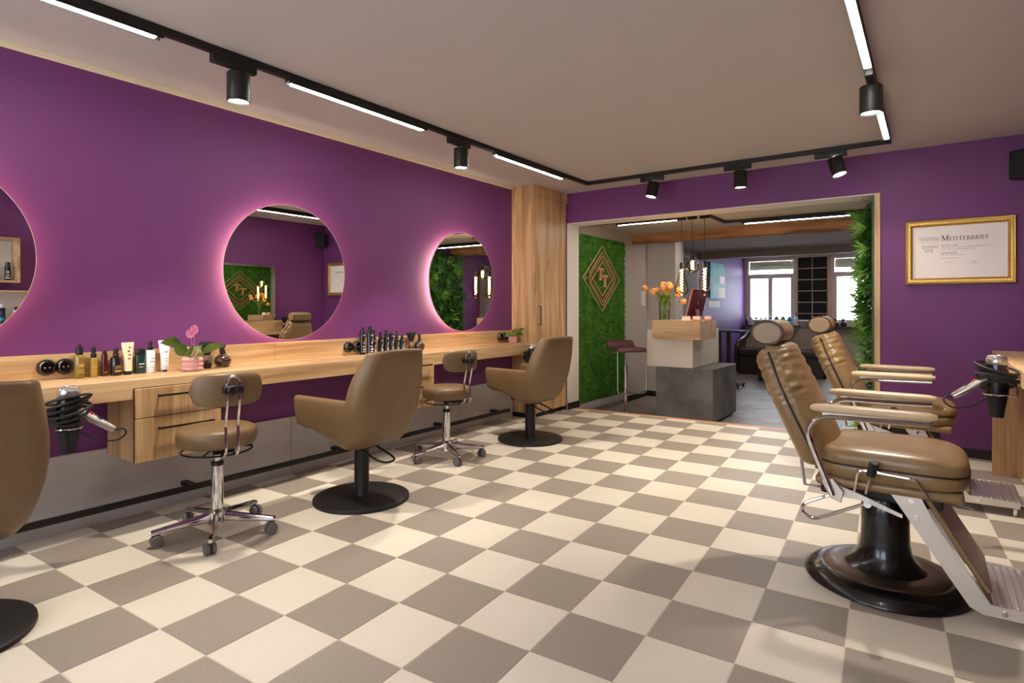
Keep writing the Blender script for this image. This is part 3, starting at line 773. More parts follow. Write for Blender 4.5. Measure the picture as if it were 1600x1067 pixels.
# ------------------------------------------------------------------ barber chairs
def make_barber():
    t = thing('barber_chair', '', 'barber chair', (0,0,0), 0, 'reclining barber chairs facing the right wall')
    q = part(t, 'base_rim', black_g, smooth=50); q.lathe([(.22, 0), (.301, 0), (.307, .008), (.301, .022), (.278, .042), (.245, .053), (.230, .055), (.22, .052)], 72); q.done()
    q = part(t, 'base_disc', steel_d, smooth=40); q.lathe([(.001, .02), (.228, .02), (.233, .054), (.228, .059), (.18, .066), (.001, .068)], 64); q.done()
    q = part(t, 'pedestal', black_g, smooth=60); q.lathe([(.152, .064), (.146, .069), (.130, .082), (.110, .106), (.097, .138), (.090, .18), (.088, .24), (.088, .395), (.08, .405), (.001, .405)], 48); q.done()
    q = part(t, 'seat_frame', black_m, .01); q.bx(-.22, .20, -.19, .19, .385, .43); q.done()
    q = part(t, 'seat_base', leather_b, .018, smooth=60, seg=4); q.bx(-.235, .262, -.235, .235, .428, .470); q.done()
    # seat cushion: box with puffed top and soft corners
    def cushion(x0, x1, w, z0, z1, crown):
        b = MB(); NU, NV, NZ = 33, 29, 9
        def outline(a):                                       # superellipse
            ca, sa = math.cos(a), math.sin(a); e_ = .22
            return (math.copysign(abs(ca)**(2*e_), ca), math.copysign(abs(sa)**(2*e_), sa))
        n = 72; cx_, hx = (x0+x1)/2, (x1-x0)/2
        rings = [(.93, z0), (.985, z0+.012), (1.0, z0+.035), (1.0, z0+.050), (.985, z0+.060), (1.0, z0+.070), (1.0, z0+.088), (.985, z1-.020), (.95, z1-.008), (.88, z1), (.7, z1+crown*.5), (.4, z1+crown*.85), (.02, z1+crown)]
        for s_, z in rings:
            for k in range(n):
                a = 2*math.pi*k/n; ox, oy = outline(a)
                droop = -.016*max(0, ox*s_)**3 if z > z0+.05 else 0
                b.v.append((cx_+ox*hx*s_, oy*w*s_, z+droop))
        for i in range(len(rings)-1):
            for k in range(n): b.f.append((i*n+k, i*n+(k+1) % n, (i+1)*n+(k+1) % n, (i+1)*n+k))
        b.f.append(tuple(reversed(range(n)))); b.f.append(tuple((len(rings)-1)*n+k for k in range(n)))
        pp = []
        for k in range(n):
            a = 2*math.pi*k/n; ox, oy = outline(a); pp.append((cx_+ox*hx*.992, oy*w*.992, z0+.060))
        return b, pp
    b, pp = cushion(-.235, .285, .255, .468, .592, .010)
    so = b.build('seat_cushion', leather_b, t, smooth=70)
    MB().tube(pp, .0045, 6, closed=True).build('piping', piping_m, so)
    # backrest: slab leaning back, with gathered pleats, rounded edges
    A0 = Vector((-.225, 0, .50)); A1 = Vector((-.445, 0, .985)); ax = (A1-A0); Lh = ax.length; ax = ax.normalized(); nm = Vector((ax.z, 0, -ax.x))   # nm points forward
    bb = MB(); NU, NV = 90, 44
    def width(u): return .205 + .02*math.sin(u*math.pi) - .055*smoothstep(.6, 1, u)
    for i in range(NU):
        u = i/(NU-1); ue = .5-.5*math.cos(math.pi*u) if False else u
        endk = min(1, (min(u, 1-u)/.06))**.5 if min(u, 1-u) < .06 else 1
        w = width(u)*(.90+.10*endk); th = .072*(.35+.65*endk)
        for k in range(NV):
            a = 2*math.pi*k/NV; ca, sa = math.cos(a), math.sin(a)
            yy = w*math.copysign(abs(ca)**.5, ca); xx = th*math.copysign(abs(sa)**.7, sa)
            side = abs(ca)
            pleat = .0030*(math.sin(u*95 + yy*22 + 3*math.sin(u*13)) + .7*math.sin(u*61 - yy*35))*smoothstep(.45, .68, u)*(1-smoothstep(.95, 1, u))*(.35+.65*side)
            groove = -.012*math.exp(-((xx)/.010)**2)*side
            crown = .018*(1-(yy/w)**2)*(1 if sa > 0 else .6)*math.copysign(1, sa)
            P = A0 + ax*(u*Lh) + nm*(xx + crown + (pleat if sa >= 0 else -pleat)) + Vector((0, (pleat+groove)*math.copysign(1, ca)*side + yy, 0))
            bb.v.append(tuple(P))
    for i in range(NU-1):
        for k in range(NV): bb.f.append((i*NV+k, i*NV+(k+1) % NV, (i+1)*NV+(k+1) % NV, (i+1)*NV+k))
    bb.f.append(tuple(range(NV))); bb.f.append(tuple((NU-1)*NV+k for k in range(NV)))
    bo = bb.build('backrest', leather_b, t, smooth=70)
    for s_ in (-1, 1):
        pts = [A0 + ax*(u*Lh) + Vector((0, s_*(width(u)*(.985)-.003), 0)) for u in [k/24. for k in range(1, 24)]]
        MB().tube(pts, .0045, 6).build('piping', piping_m, bo)
    # headrest: oval bolster lying across
    hc = Vector((-.445, 0, 1.05)); hl = .13
    hb = MB(); NV = 32
    for s_, yy in ((.82, -hl-.006), (.97, -hl), (1, -hl+.012), (1.02, -.05), (1.02, .05), (1, hl-.012), (.97, hl), (.82, hl+.006)):
        for k in range(NV):
            a = 2*math.pi*k/NV; hb.v.append((hc.x + .070*s_*math.cos(a), yy, hc.z + .056*s_*math.sin(a)))
    for i in range(7):
        for k in range(NV): hb.f.append((i*NV+k, i*NV+(k+1) % NV, (i+1)*NV+(k+1) % NV, (i+1)*NV+k))
    hb.f.append(tuple(range(NV))); hb.f.append(tuple(7*NV+k for k in range(NV)))
    ho = hb.build('headrest', leather_b, t, smooth=50)
    for yy in (-hl, hl):
        MB().tube([(hc.x+.0686*math.cos(2*math.pi*k/32), yy, hc.z+.0549*math.sin(2*math.pi*k/32)) for k in range(32)], .0042, 6, closed=True).build('piping', piping_m, ho)
    q = part(t, 'headrest_post', chrome); q.bx(-.475, -.455, -.02, .02, .90, 1.0); q.done()
    # arms
    for s_ in (-1, 1):
        y_ = s_*.275
        fr = MB()
        pth = rounded([(.165, y_, .728), (-.215, y_, .722), (-.262, y_, .655), (-.165, y_, .405)], .055, 7)
        fr.tube(pth, .0145, 10, squash=(.8, 1)); fr.tube([(-.168, y_, .41), (-.168, s_*.18, .41)], .012, 8)
        ao = fr.build('arm_frame', chrome, t)
        pd = MB(); n = 20
        secs = [(-.245, .35), (-.235, .75), (-.20, 1), (-.05, 1.0), (.10, .98), (.155, .9), (.178, .55), (.182, .2)]
        for X, k_ in secs:
            for k in range(n):
                a = 2*math.pi*k/n
                pd.v.append((X, y_ + .034*k_**.6*math.copysign(abs(math.cos(a))**.7, math.cos(a)), .755 + .017*k_*math.copysign(abs(math.sin(a))**.8, math.sin(a)) - .012*(X+.245)/.42*0))
        for i in range(len(secs)-1):
            for k in range(n): pd.f.append((i*n+k, i*n+(k+1) % n, (i+1)*n+(k+1) % n, (i+1)*n+k))
        pd.f.append(tuple(range(n))); pd.f.append(tuple((len(secs)-1)*n+k for k in range(n)))
        pd.build('arm_pad', leather_pad, ao, smooth=60)
        q = MB(); q.bx(-.20, .155, y_-.006, y_+.006, .726, .740); q.build('arm_rail', steel, ao)
        # chrome guard rod along the seat side
        q = part(t, 'guard_rod', chrome); q.tube(rounded([(-.09, s_*.255, .43), (-.075, s_*.268, .522), (.115, s_*.268, .512), (.155, s_*.255, .445)], .025), .005, 8); q.done()
        # leg support bar
        lb = MB(); sec = [(.045, .437), (.125, .437), (.145, .33), (.345, .078), (.385, .045), (.445, .045), (.445, .075), (.36, .082)]
        poly = [(.03, .437), (.128, .437), (.165, .36), (.335, .09), (.56, .085), (.56, .052), (.315, .048), (.275, .065)]
        lb.prism(poly, -.005, .005, lambda a, b_, d_: (a, s_*.225 + d_, b_)); lbo = lb.build('leg_bar', steel, t, smooth=0)
        for X, Z in ((.098, .42), (.115, .355), (.375, .068)):
            MB().lathe([(.009, -.003), (.009, .003), (.001, .004)], 14, (X, s_*.233, Z), M=Matrix.Rotation(R(90*s_), 4, 'X')).build('bolt', chrome, lbo)
        # linkage flat bar
        q = part(t, 'link_bar', steel); q.prism([(-.175, .425), (-.155, .443), (-.06, .415), (.07, .365), (.07, .352), (-.07, .395), (-.172, .405)], -.003, .003, lambda a, b_, d_: (a, s_*.245 + d_, b_)); q.done()
        q = part(t, 'link_bolt', chrome); q.lathe([(.014, -.004), (.014, .005), (.006, .007), (.001, .007)], 18, (-.045, s_*.252, .385), M=Matrix.Rotation(R(90*s_), 4, 'X')); q.done()
        q = part(t, 'arm_bracket', steel, .003); q.prism([(-.205, .455), (-.165, .47), (-.125, .42), (-.135, .375), (-.175, .39)], -.006, .006, lambda a, b_, d_: (a, s_*.262 + d_, b_)); q.done()
        # rear strut
        q = part(t, 'back_strut', chrome); q.tube([(-.315, s_*.15, .62), (-.285, s_*.16, .40), (-.20, s_*.16, .40)], .007, 8); q.done()
    cp = part(t, 'calf_pad', leather_b, .006); cp.prism([(.135, .43), (.158, .43), (.345, .12), (.322, .115)], -.205, .205, lambda a, b_, d_: (a, d_, b_)); cp.done()
    fp = part(t, 'foot_plate', alu, .004); fp.bx(.345, .575, -.22, .22, .066, .080); fo = fp.done()
    for k in range(9):
        MB().bx(.362+k*.0235, .373+k*.0235, -.205, .205, .0802, .0875).build('tread_rib', alu, fo, bevel=.002)
    for s_ in (-1, 1):
        MB().lathe([(.012, 0), (.012, .05), (.001, .051)], 12, (.54, s_*.19, 0.0), ).build('foot', chrome, fo)
    q = part(t, 'recline_lever', chrome); q.tube([(-.05, -.262, .43), (-.03, -.29, .515)], .006, 8); lo = q.done()
    MB().tube([(-.032, -.288, .508), (-.018, -.305, .565)], [.016, .0165], 14).build('lever_grip', black, lo, bevel=.003)
    q = part(t, 'pump_lever', chrome); q.tube(rounded([(-.05, -.12, .385), (-.17, -.25, .40), (-.275, -.25, .345), (-.285, -.25, .305), (-.235, -.25, .285), (-.06, -.215, .372)], .03), .0068, 8); q.done()
    return t
bc = make_barber()
bc.location = (-.16, 2.95, 0); bc['label'] = 'tan leather barber chair nearest the viewer, on a round black base'
dup(bc, (-.16, 4.47, 0), 0, 'tan leather barber chair behind the nearer one, beside the leaf wall')

# ------------------------------------------------------------------ hair dryers
def make_dryer():
    t = thing('hair_dryer', '', 'hair dryer', (0,0,0), 0, 'hair dryers hanging nozzle-down from the counters')
    q = part(t, 'holder_ring', chrome); q.tube([(.045*math.cos(2*math.pi*k/32), .045*math.sin(2*math.pi*k/32), -.066) for k in range(32)], .004, 8, closed=True); q.done()
    q = part(t, 'holder_arm', chrome); q.tube([(r_*math.cos(R(128)), r_*math.sin(R(128)), z_) for r_, z_ in ((.045, -.066), (.083, -.066), (.083, -.01))], .004, 8); q.done()
    q = part(t, 'body', black_g); q.lathe([(.040, -.075), (.041, -.03), (.040, .03), (.037, .062), (.001, .062)], 32); q.done()
    q = part(t, 'nozzle', black); q.lathe([(.010, -.165), (.024, -.165), (.027, -.14), (.038, -.076), (.001, -.075)], 28, sy=.7); q.done()
    q = part(t, 'rear_cap', silver); q.lathe([(.037, .0622), (.039, .072), (.036, .090), (.030, .099), (.020, .101), (.016, .097), (.001, .096)], 32); co = q.done()
    for k in range(3): MB().tube([((.012+.008*k)*math.cos(2*math.pi*j/24), (.012+.008*k)*math.sin(2*math.pi*j/24), .0985) for j in range(24)], .0014, 5, closed=True).build('grille_ring', steel, co)
    hd = MB(); pts = [(.035, .0, .0), (.08, .0, -.035), (.14, .0, -.075), (.155, .0, -.085)]
    hd.tube(pts, [.021, .021, .018, .014], 16, squash=(.85, 1)); ho = hd.build('handle', silver, t, smooth=60)
    Mh = Matrix.Rotation(R(35), 4, 'Y')
    MB().bx(-.014, .014, -.008, .008, -.001, .004, Matrix.Translation((.072, -.004, -.010)) @ Mh).build('switch', red_m, ho)
    MB().bx(-.010, .010, -.007, .007, -.001, .004, Matrix.Translation((.105, -.004, -.034)) @ Mh).build('switch', black, ho)
    cw = MB()
    for k in range(6):
        r_ = .054 + .006*(k % 3); z0 = -.028 + .015*k; tl = .22*((-1)**k)*.4 + .12; ph = k*.9
        cw.tube([(r_*1.12*math.cos(2*math.pi*j/36), r_*math.sin(2*math.pi*j/36), z0 + .022*math.sin(2*math.pi*j/36+ph*.5)) for j in range(36)], .0054, 7, closed=True)
    cw.build('wound_cord', rubber, t)
    q = part(t, 'cord_end', rubber); q.tube(rounded([(.155, 0, -.085), (.185, .01, -.082), (.195, .02, -.105), (.16, .02, -.135), (.09, .01, -.125), (.035, 0, -.085)], .03), .0035, 7); q.done()
    return t
dr_ = make_dryer()
dr_.scale = (1.15, 1.15, 1.15); dr_.location = (-3.205, .975, .69); dr_.rotation_euler = (0, 0, R(58)); dr_['label'] = 'hair dryer hanging from the counter beside the leftmost styling chair'
dup(dr_, (-3.205, 2.88, .715), R(60), 'hair dryer peeking over the back of the middle styling chair')
dup(dr_, (-3.205, 4.79, .685), R(40), 'hair dryer hanging beside the tall oak cabinet')
dup(dr_, (.262, 3.72, .815), R(192), 'hair dryer hanging from the barber counter on the right')

# ------------------------------------------------------------------ sockets on the backsplash
def socket_pair(y, label, n=2):
    t = thing('round_socket', label, 'socket', (XL+.0225, y, .862), group='round black sockets on the backsplash')
    Mx = Matrix.Rotation(R(90), 4, 'Y')
    for k in range(n):
        c_ = (0, (k-(n-1)/2.)*.078, 0)
        q = part(t, 'socket_body', bakelite, smooth=45); q.lathe([(.042, 0), (.042, .012), (.036, .026), (.030, .032), (.026, .032), (.023, .020), (.001, .020)], 32, c_, M=Mx); o = q.done()
        for dy in (-.01, .01): MB().lathe([(.0035, .020), (.0035, .0215), (.001, .0215)], 10, (c_[0], c_[1]+dy, 0), M=Mx).build('contact', steel, o)
socket_pair(1.05, 'pair of round black sockets left of the golden pump bottle')
socket_pair(2.93, 'pair of round black sockets left of the black bottles')
socket_pair(4.87, 'pair of round black sockets beside the small plant by the cabinet')

# ------------------------------------------------------------------ products on the long counter
def product(name, label, cat, loc, parts, group=None, rz=0):
    t = thing(name, label, cat, loc, rz, group)
    for nm, m, fn in parts:
        q = part(t, nm, m, smooth=40); fn(q); q.done()
    return t
def cyl(r, h0, h1, sy=1, bev=.003):
    return lambda q: q.lathe([(.001, h0), (r-bev, h0), (r, h0+bev), (r, h1-bev), (r-bev, h1), (.001, h1)], 24, sy=sy)
def lath(prof, sy=1): return lambda q: q.lathe(prof, 24, sy=sy)
def pump(z, r=.011, h=.05):
    return lambda q: q.lathe([(r+.004, z), (r+.004, z+h*.35), (r*.7, z+h*.42), (r*.7, z+h*.55), (r, z+h*.6), (r, z+h), (.001, z+h)], 20)
def label_band(r, z0, z1, a0=-40, a1=80):
    """curved printed label wrapped on the bottle"""
    def fn(q):
        n = 12
        for i in range(n):
            A, B = R(a0 + (a1-a0)*i/n), R(a0 + (a1-a0)*(i+1)/n)
            q.add([(r*math.cos(A), r*math.sin(A), z0), (r*math.cos(B), r*math.sin(B), z0), (r*math.cos(B), r*math.sin(B), z1), (r*math.cos(A), r*math.sin(A), z1)], [(0,1,2,3)])
    return fn
def rows(r, spec):
    def fn(q):
        for z0, z1, a0, a1 in spec: label_band(r, z0, z1, a0, a1)(q)
    return fn
CZ = CT_Z + .0005
def tube_fn(h, w, zc):
    def fn(q):
        secs = [(zc, .02, .02), (zc+.01, .021, .021), (zc+(h-zc)*.5, .0235, .017), (h-.012, w, .004), (h, w, .003)]
        n = 24
        for z, a, b in secs:
            for k in range(n): q.v.append((b*math.cos(2*math.pi*k/n), a*math.sin(2*math.pi*k/n), z))
        for i in range(len(secs)-1):
            for k in range(n): q.f.append((i*n+k, i*n+(k+1) % n, (i+1)*n+(k+1) % n, (i+1)*n+k))
        q.f.append(tuple(range(n))); q.f.append(tuple((len(secs)-1)*n+k for k in range(n)))
    return fn
G1 = 'care products on the counter left of the pink flower'
product('pump_bottle', 'clear golden bottle with black pump cap, leftmost of the products', 'bottle', (-3.595, 1.14, CZ), [('body', amber_l, lath([(.001,0),(.021,0),(.0225,.003),(.0225,.105),(.019,.118),(.011,.124),(.001,.124)])), ('cap', black, cyl(.0165, .1245, .165)), ('button', black, cyl(.008, .1655, .177)), ('print', print_g, rows(.0228, [(.03,.035,-30,60),(.042,.046,-30,40),(.06,.075,-20,50)]))], G1)
product('spray_bottle', 'gold cylinder bottle with slim black spray cap', 'bottle', (-3.600, 1.205, CZ), [('body', gold_l, cyl(.0185, 0, .103)), ('cap', black, cyl(.0135, .1035, .126)), ('nozzle', black, cyl(.0105, .1265, .156)), ('print', print_g, rows(.0188, [(.03,.034,-30,60),(.05,.056,-30,40)]))], G1)
product('slim_bottle', 'slim dark red bottle among the counter products', 'bottle', (-3.600, 1.255, CZ), [('body', red_l, cyl(.0145, 0, .120)), ('cap', black, cyl(.0115, .1205, .138)), ('print', print_g, rows(.0148, [(.02,.024,-20,60)]))], G1)
product('square_bottle', 'black cherry bottle with black neck beside the slim red one', 'bottle', (-3.592, 1.306, CZ), [('body', wine_l, lath([(.001,0),(.024,0),(.0255,.003),(.0255,.092),(.022,.100),(.012,.103),(.001,.103)])), ('cap', black, cyl(.0145, .1035, .122)), ('nozzle', black, cyl(.0115, .1225, .147)), ('print', print_g, rows(.0258, [(.02,.03,-30,60),(.04,.044,-30,60),(.05,.053,-30,30)]))], G1)
product('cream_tube', 'cream coloured tube with black print standing on its cap', 'tube', (-3.590, 1.363, CZ), [('cap', black, cyl(.0195, 0, .019)), ('body', cream_l, tube_fn(.177, .034, .0195)), ('print', ink, rows(.0215, [(.145,.152,-20,10),(.125,.133,-30,0),(.105,.112,-20,15),(.085,.090,-30,10)]))], G1, R(10))
product('flask', 'dark green oval flask with black cap', 'bottle', (-3.598, 1.428, CZ), [('body', green_l, lambda q: q.lathe([(.001,0),(.026,0),(.028,.004),(.028,.098),(.026,.102),(.001,.102)], 28, sx=.62)), ('cap', black, lambda q: q.lathe([(.001,.1022),(.026,.1022),(.027,.106),(.027,.134),(.024,.139),(.001,.139)], 28, sx=.62)), ('print', print_w, lambda q: q.add([(.0178,-.014,.05),(.0178,.014,.05),(.0178,.014,.056),(.0178,-.014,.056),(.0178,-.014,.035),(.0178,.008,.035),(.0178,.008,.038),(.0178,-.014,.038)], [(0,1,2,3),(4,5,6,7)]))], G1)
product('white_bottle', 'white bottle with black spray pump', 'bottle', (-3.592, 1.478, CZ), [('body', white_l, lath([(.001,0),(.022,0),(.0235,.003),(.0235,.118),(.020,.127),(.001,.127)])), ('cap', black, cyl(.0145, .1275, .150)), ('nozzle', black, cyl(.0105, .1505, .178)), ('print', ink2, rows(.0238, [(.03,.033,-30,60),(.06,.066,-30,40),(.08,.084,-20,40)]))], G1)
product('white_tube', 'white squeeze tube standing on a small black cap', 'tube', (-3.592, 1.553, CZ), [('cap', black, cyl(.013, 0, .010)), ('body', white_l, tube_fn(.18, .034, .0105)), ('print', ink2, rows(.0222, [(.06,.063,-20,30),(.075,.078,-20,30),(.11,.118,-20,20)]))], G1)
def brush(loc, label):
    def hair(q):
        n = 28
        secs = [(.012, .078), (.020, .085), (.036, .115), (.046, .140), (.048, .152), (.040, .160), (.015, .163)]
        q.lathe([(.001, .078)] + secs + [(.001, .164)], n, sx=.6)
    return product('neck_duster', label, 'brush', loc, [('foot', bakelite, lath([(.001,0),(.020,0),(.025,.006),(.026,.022),(.020,.038),(.012,.046),(.001,.046)])), ('ferrule', silver, cyl(.0125, .0462, .078)), ('bristles', fabric_k, hair)], 'black neck duster brushes', R(0))
brush((-3.580, 1.79, CZ), 'black neck duster brush beside the round spray bottle near the pink flower')
brush((-3.590, 3.516, CZ), 'black neck duster brush at the right end of the black bottles')
def round_spray(loc, label):
    return product('round_spray_bottle', label, 'spray bottle', loc, [('body', brownglass, lath([(.001,0),(.030,0),(.036,.004),(.047,.024),(.049,.040),(.043,.060),(.026,.076),(.016,.082),(.001,.082)])), ('neck', black, lath([(.017,.0822),(.017,.092),(.011,.105),(.010,.120),(.001,.120)])), ('trigger_head', black, lambda q: q.bx(-.016, .030, -.009, .009, .1202, .138).bx(.018, .026, -.006, .006, .095, .1202)), ('nozzle', black, lambda q: q.tube([(.030,0,.131),(.042,0,.131)], .006, 10))], 'round brown spray bottles', R(-60))
round_spray((-3.575, 1.885, CZ), 'round brown glass spray bottle right of the potted pink flower')
round_spray((-3.583, 3.606, CZ), 'round brown glass spray bottle right of the black bottles')
G2 = 'black styling bottles under the middle and far mirrors'
def black_bottle(y, x, h, r, capk, label):
    hb = h*capk
    ps = [('body', black_g, lath([(.001,0),(r-.002,0),(r,.002),(r,hb-.008),(r*.8,hb),(.001,hb)])),
          ('cap', black, lath([(r*.72,hb+.0003),(r*.72,hb+(h-hb)*.5),(r*.5,hb+(h-hb)*.6),(r*.5,h),(.001,h)])),
          ('print', print_w, rows(r+.0003, [(hb*.12, hb*.16, -30, 60), (hb*.2, hb*.3, -20, 40), (hb*.36, hb*.40, -30, 20), (hb*.48, hb*.6, -10, 15), (hb*.62, hb*.7, 10, 40), (hb*.74, hb*.84, 35, 55), (hb*.86, hb*.9, -20, 55)]))]
    return product('styling_bottle', label, 'bottle', (x, y, CZ), ps, G2)
black_bottle(3.005, -3.605, .215, .022, .80, 'tall black can, leftmost and hindmost of the black bottles')
black_bottle(3.045, -3.565, .222, .026, .78, 'tallest black can with white print, front left of the black bottles')
black_bottle(3.107, -3.590, .188, .021, .62, 'black pump bottle right of the two tall cans')
black_bottle(3.181, -3.595, .17, .021, .68, 'black bottle just right of the black pump bottle')
black_bottle(3.245, -3.600, .185, .022, .72, 'black bottle with broad white print in the middle of the row')
black_bottle(3.305, -3.605, .16, .020, .95, 'plain dark canister in the row of black bottles')
black_bottle(3.365, -3.605, .172, .018, .70, 'slim printed black bottle near the right end of the row')
black_bottle(3.425, -3.605, .14, .019, .78, 'shortest black bottle beside the neck duster')

def potted(loc, s, label, flower=True, seed=1):
    rnd = random.Random(seed)
    t = thing('potted_flower', label, 'potted plant', loc, 0, 'potted plants in pink pots')
    prof = []
    for k in range(19):
        z = .072*s*k/18; prof.append(((.044 + .008*abs(math.sin(k*math.pi/6)) + .002*k/18)*s, z))
    q = part(t, 'pot', pink_pot, smooth=60); q.lathe([(.001, 0)] + prof + [(.042*s, .0725*s), (.041*s, .062*s), (.001, .062*s)], 36); q.done()
    q = part(t, 'soil', soil); q.lathe([(.040*s, .0625*s), (.03*s, .066*s), (.001, .067*s)], 24); q.done()
    for k in range(11):
        a = 2*math.pi*k/11 + rnd.uniform(-.3, .3); el = rnd.uniform(.25, .9); kx = .5 if math.cos(a) < -.25 else 1; L = s*rnd.uniform(.055, .09)*kx
        base = Vector((.01*math.cos(a), .01*math.sin(a), .065*s)); mid = base + Vector((math.cos(a)*L*.7, math.sin(a)*L*.7, L*el))
        lf = MB(); lf.tube([base, (base+mid)/2 + Vector((0,0,.012*s)), mid], .0016*s, 5)
        d_ = Vector((math.cos(a), math.sin(a), rnd.uniform(-.35, .45))).normalized(); rl = rnd.uniform(.4, 1.0)*(1 if rnd.random() < .5 else -1); sd = Vector((-math.sin(a)*math.cos(rl), math.cos(a)*math.cos(rl), math.sin(rl))); LL = s*rnd.uniform(.075, .105)*(.6 if kx < 1 else 1)
        vs_ = []; 
        for i in range(7):
            u = i/6.; w = LL*.42*math.sin(math.pi*min(1, u*.92+.08))**.8*(1-.35*u)
            p = mid + d_*LL*u + Vector((0,0,.012*s*math.sin(u*3)))
            vs_ += [p - sd*w + Vector((0,0,.006*s)), p, p + sd*w + Vector((0,0,.006*s))]
        fs_ = []
        for i in range(6): fs_ += [(i*3, i*3+1, i*3+4, i*3+3), (i*3+1, i*3+2, i*3+5, i*3+4)]
        lf.add(vs_, fs_); lf.build('leaf', plant_leaf, t, smooth=60)
    if flower:
        for dx, dy, h in ((.0, .012, .225), (.006, -.012, .205)):
            q = part(t, 'flower_stem', pink_fl); q.tube([(0,0,.065*s), (dx*.5, dy*.6, .15*s), (dx, dy, h*s)], .0018, 6); q.done()
            q = part(t, 'flower', pink_fl, smooth=60)
            vs_ = [(dx, dy, h*s)]
            for k in range(14):
                a = 2*math.pi*k/14; r_ = s*.024*(1-.35*math.cos(a))
                vs_.append((dx + .008*math.cos(a)*0 + .006, dy + r_*math.cos(a), h*s + r_*math.sin(a) - .004))
            q.add(vs_, [(0, k, k % 14 + 1) for k in range(1, 15)]); q.ell((dx+.008, dy, h*s+.008), .004*s, .004*s, .016*s, 8, 6); q.done()
    return t
potted((-3.50, 1.668, CZ), 1.08, 'potted pink flower in ribbed pink pot near the drawer unit', True, 3)
potted((-3.545, 4.935, CZ), .88, 'small leafy plant in striped pink pot by the tall cabinet', False, 5)

# ------------------------------------------------------------------ moss wall with the diamond logo
ms = thing('moss_panel', 'green moss wall panel left of the reception desk', 'moss wall', (-3.416, 6.655, .02))
q = part(ms, 'backing', moss_m, smooth=60)
rm = random.Random(4); bumps = [[rm.uniform(0, .022) for _ in range(140)] for _ in range(90)]
def mf(u, v):
    i, j = int(u*89), int(v*139); edge = min(i, 89-i, j, 139-j) < 1
    return (.0 if edge else .035 + bumps[i][j], -.635 + 1.275*u, .0 + 2.03*v)
q.grid(mf, 90, 140); q.done()
mb2 = MB(); rm = random.Random(9)
for k in range(16000):
    y_, z_ = rm.uniform(-.63, .635), rm.uniform(.01, 2.02); L = rm.uniform(.012, .03); a = rm.uniform(0, 6.28); w = rm.uniform(.003, .006)
    p = Vector((.045, y_, z_)); tip = p + Vector((L, math.cos(a)*L*.8, math.sin(a)*L*.8)); sd = Vector((0, -math.sin(a), math.cos(a)))*w
    mb2.add([p-sd, p+sd, tip], [(0,1,2)])
tag(mb2.build('moss_blades', moss_b, ms, smooth=0, fix=False), kind='stuff')
q = part(ms, 'bottom_ledge', concrete, .002); q.bx(.0, .05, -.635, .64, -.09, -.002); q.done()
LX = -3.42 + .078
lg = thing('diamond_logo', 'diamond-shaped copper TT logo mounted on the moss wall', 'logo sign', (LX, 6.56, 1.525))
def pl(d0): return lambda a, b, d: (d, a, b)
def diamond(name, hw, up, dn, w, m, x0, x1):
    c0 = (up + dn) / 2; hh = (up - dn) / 2
    o_ = [(0, up), (hw, c0), (0, dn), (-hw, c0)]; k = w*math.hypot(hw, hh)
    i_ = [(0, up - k/hw), (hw - k/hh, c0), (0, dn + k/hw), (-hw + k/hh, c0)]
    q = MB()
    for j in range(4):
        q.prism([o_[j], o_[(j+1) % 4], i_[(j+1) % 4], i_[j]], x0, x1, lambda a, b, d: (d, a, b))
    q.build(name, m, lg, smooth=0)
diamond('outer_diamond', .50, .41, -.41, .008, rose_line, 0, .012)
diamond('upper_diamond', .345, .335, -.225, .009, rose, .0, .014)
diamond('lower_diamond', .345, .225, -.345, .009, rose, .004, .018)
diamond('inner_diamond', .37, .285, -.29, .007, rose, .002, .016)
def letter_T(cy, cz, h, w):
    q = MB(); st_ = w*.24
    f = lambda a, b, d: (d, cy + a, cz + b)
    poly = [(-w/2, h/2), (w/2, h/2), (w/2, h/2-h*.30), (w/2-.012, h/2-h*.30), (w/2-.03, h/2-h*.13), (st_/2, h/2-h*.13), (st_/2, -h/2+h*.08), (st_, -h/2+h*.06), (st_, -h/2), (-st_, -h/2), (-st_, -h/2+h*.06), (-st_/2, -h/2+h*.08), (-st_/2, h/2-h*.13), (-w/2+.03, h/2-h*.13), (-w/2+.012, h/2-h*.30), (-w/2, h/2-h*.30)]
    for tri in ([0, 1, 5, 12], [1, 2, 3, 4, 5], [0, 12, 13, 14, 15], [5, 6, 11, 12], [6, 7, 8, 9, 10, 11]):
        q.prism([poly[i] for i in tri], 0, .022, f)
    q.build('letter', rose, lg, smooth=0)
letter_T(-.065, .055, .15, .15); letter_T(.06, -.025, .15, .15)
q = part(lg, 'stud', rose); q.ell((.01, -.43, -.005), .012, .018, .018, 10, 6); q.done()

# ------------------------------------------------------------------ reception desk
dk = thing('reception_desk', 'stepped reception desk of dark, cream and oak blocks', 'reception desk', (-2.28, 6.96, ZF))
def D(x0, x1, y0, y1, z0, z1): return (x0+2.28, x1+2.28, y0-6.96, y1-6.96, z0-ZF, z1-ZF)
q = part(dk, 'dark_block', dconcrete, .003); q.bx(*D(-2.605, -1.95, 6.49, 7.43, ZF+.03, .478)); q.done()
q = part(dk, 'plinth', black, .001); q.bx(*D(-2.57, -1.985, 6.53, 7.40, ZF, ZF+.03)); q.done()
q = part(dk, 'cream_block', cream_lam, .003); q.bx(*D(-2.724, -2.18, 6.51, 7.50, .479, .812)).bx(*D(-2.724, -2.18, 6.885, 7.50, .812, .905)).bx(*D(-2.724, -2.58, 6.51, 6.885, .812, .905)); q.done()
q = part(dk, 'oak_block', oak_x, .003); q.bx(*D(-2.575, -2.03, 6.30, 6.88, .8125, 1.02)); q.done()
DT = 1.0205
v = thing('flower_vase', 'clear glass vase of orange tulips on the reception desk', 'vase', (-2.505, 6.50, DT))
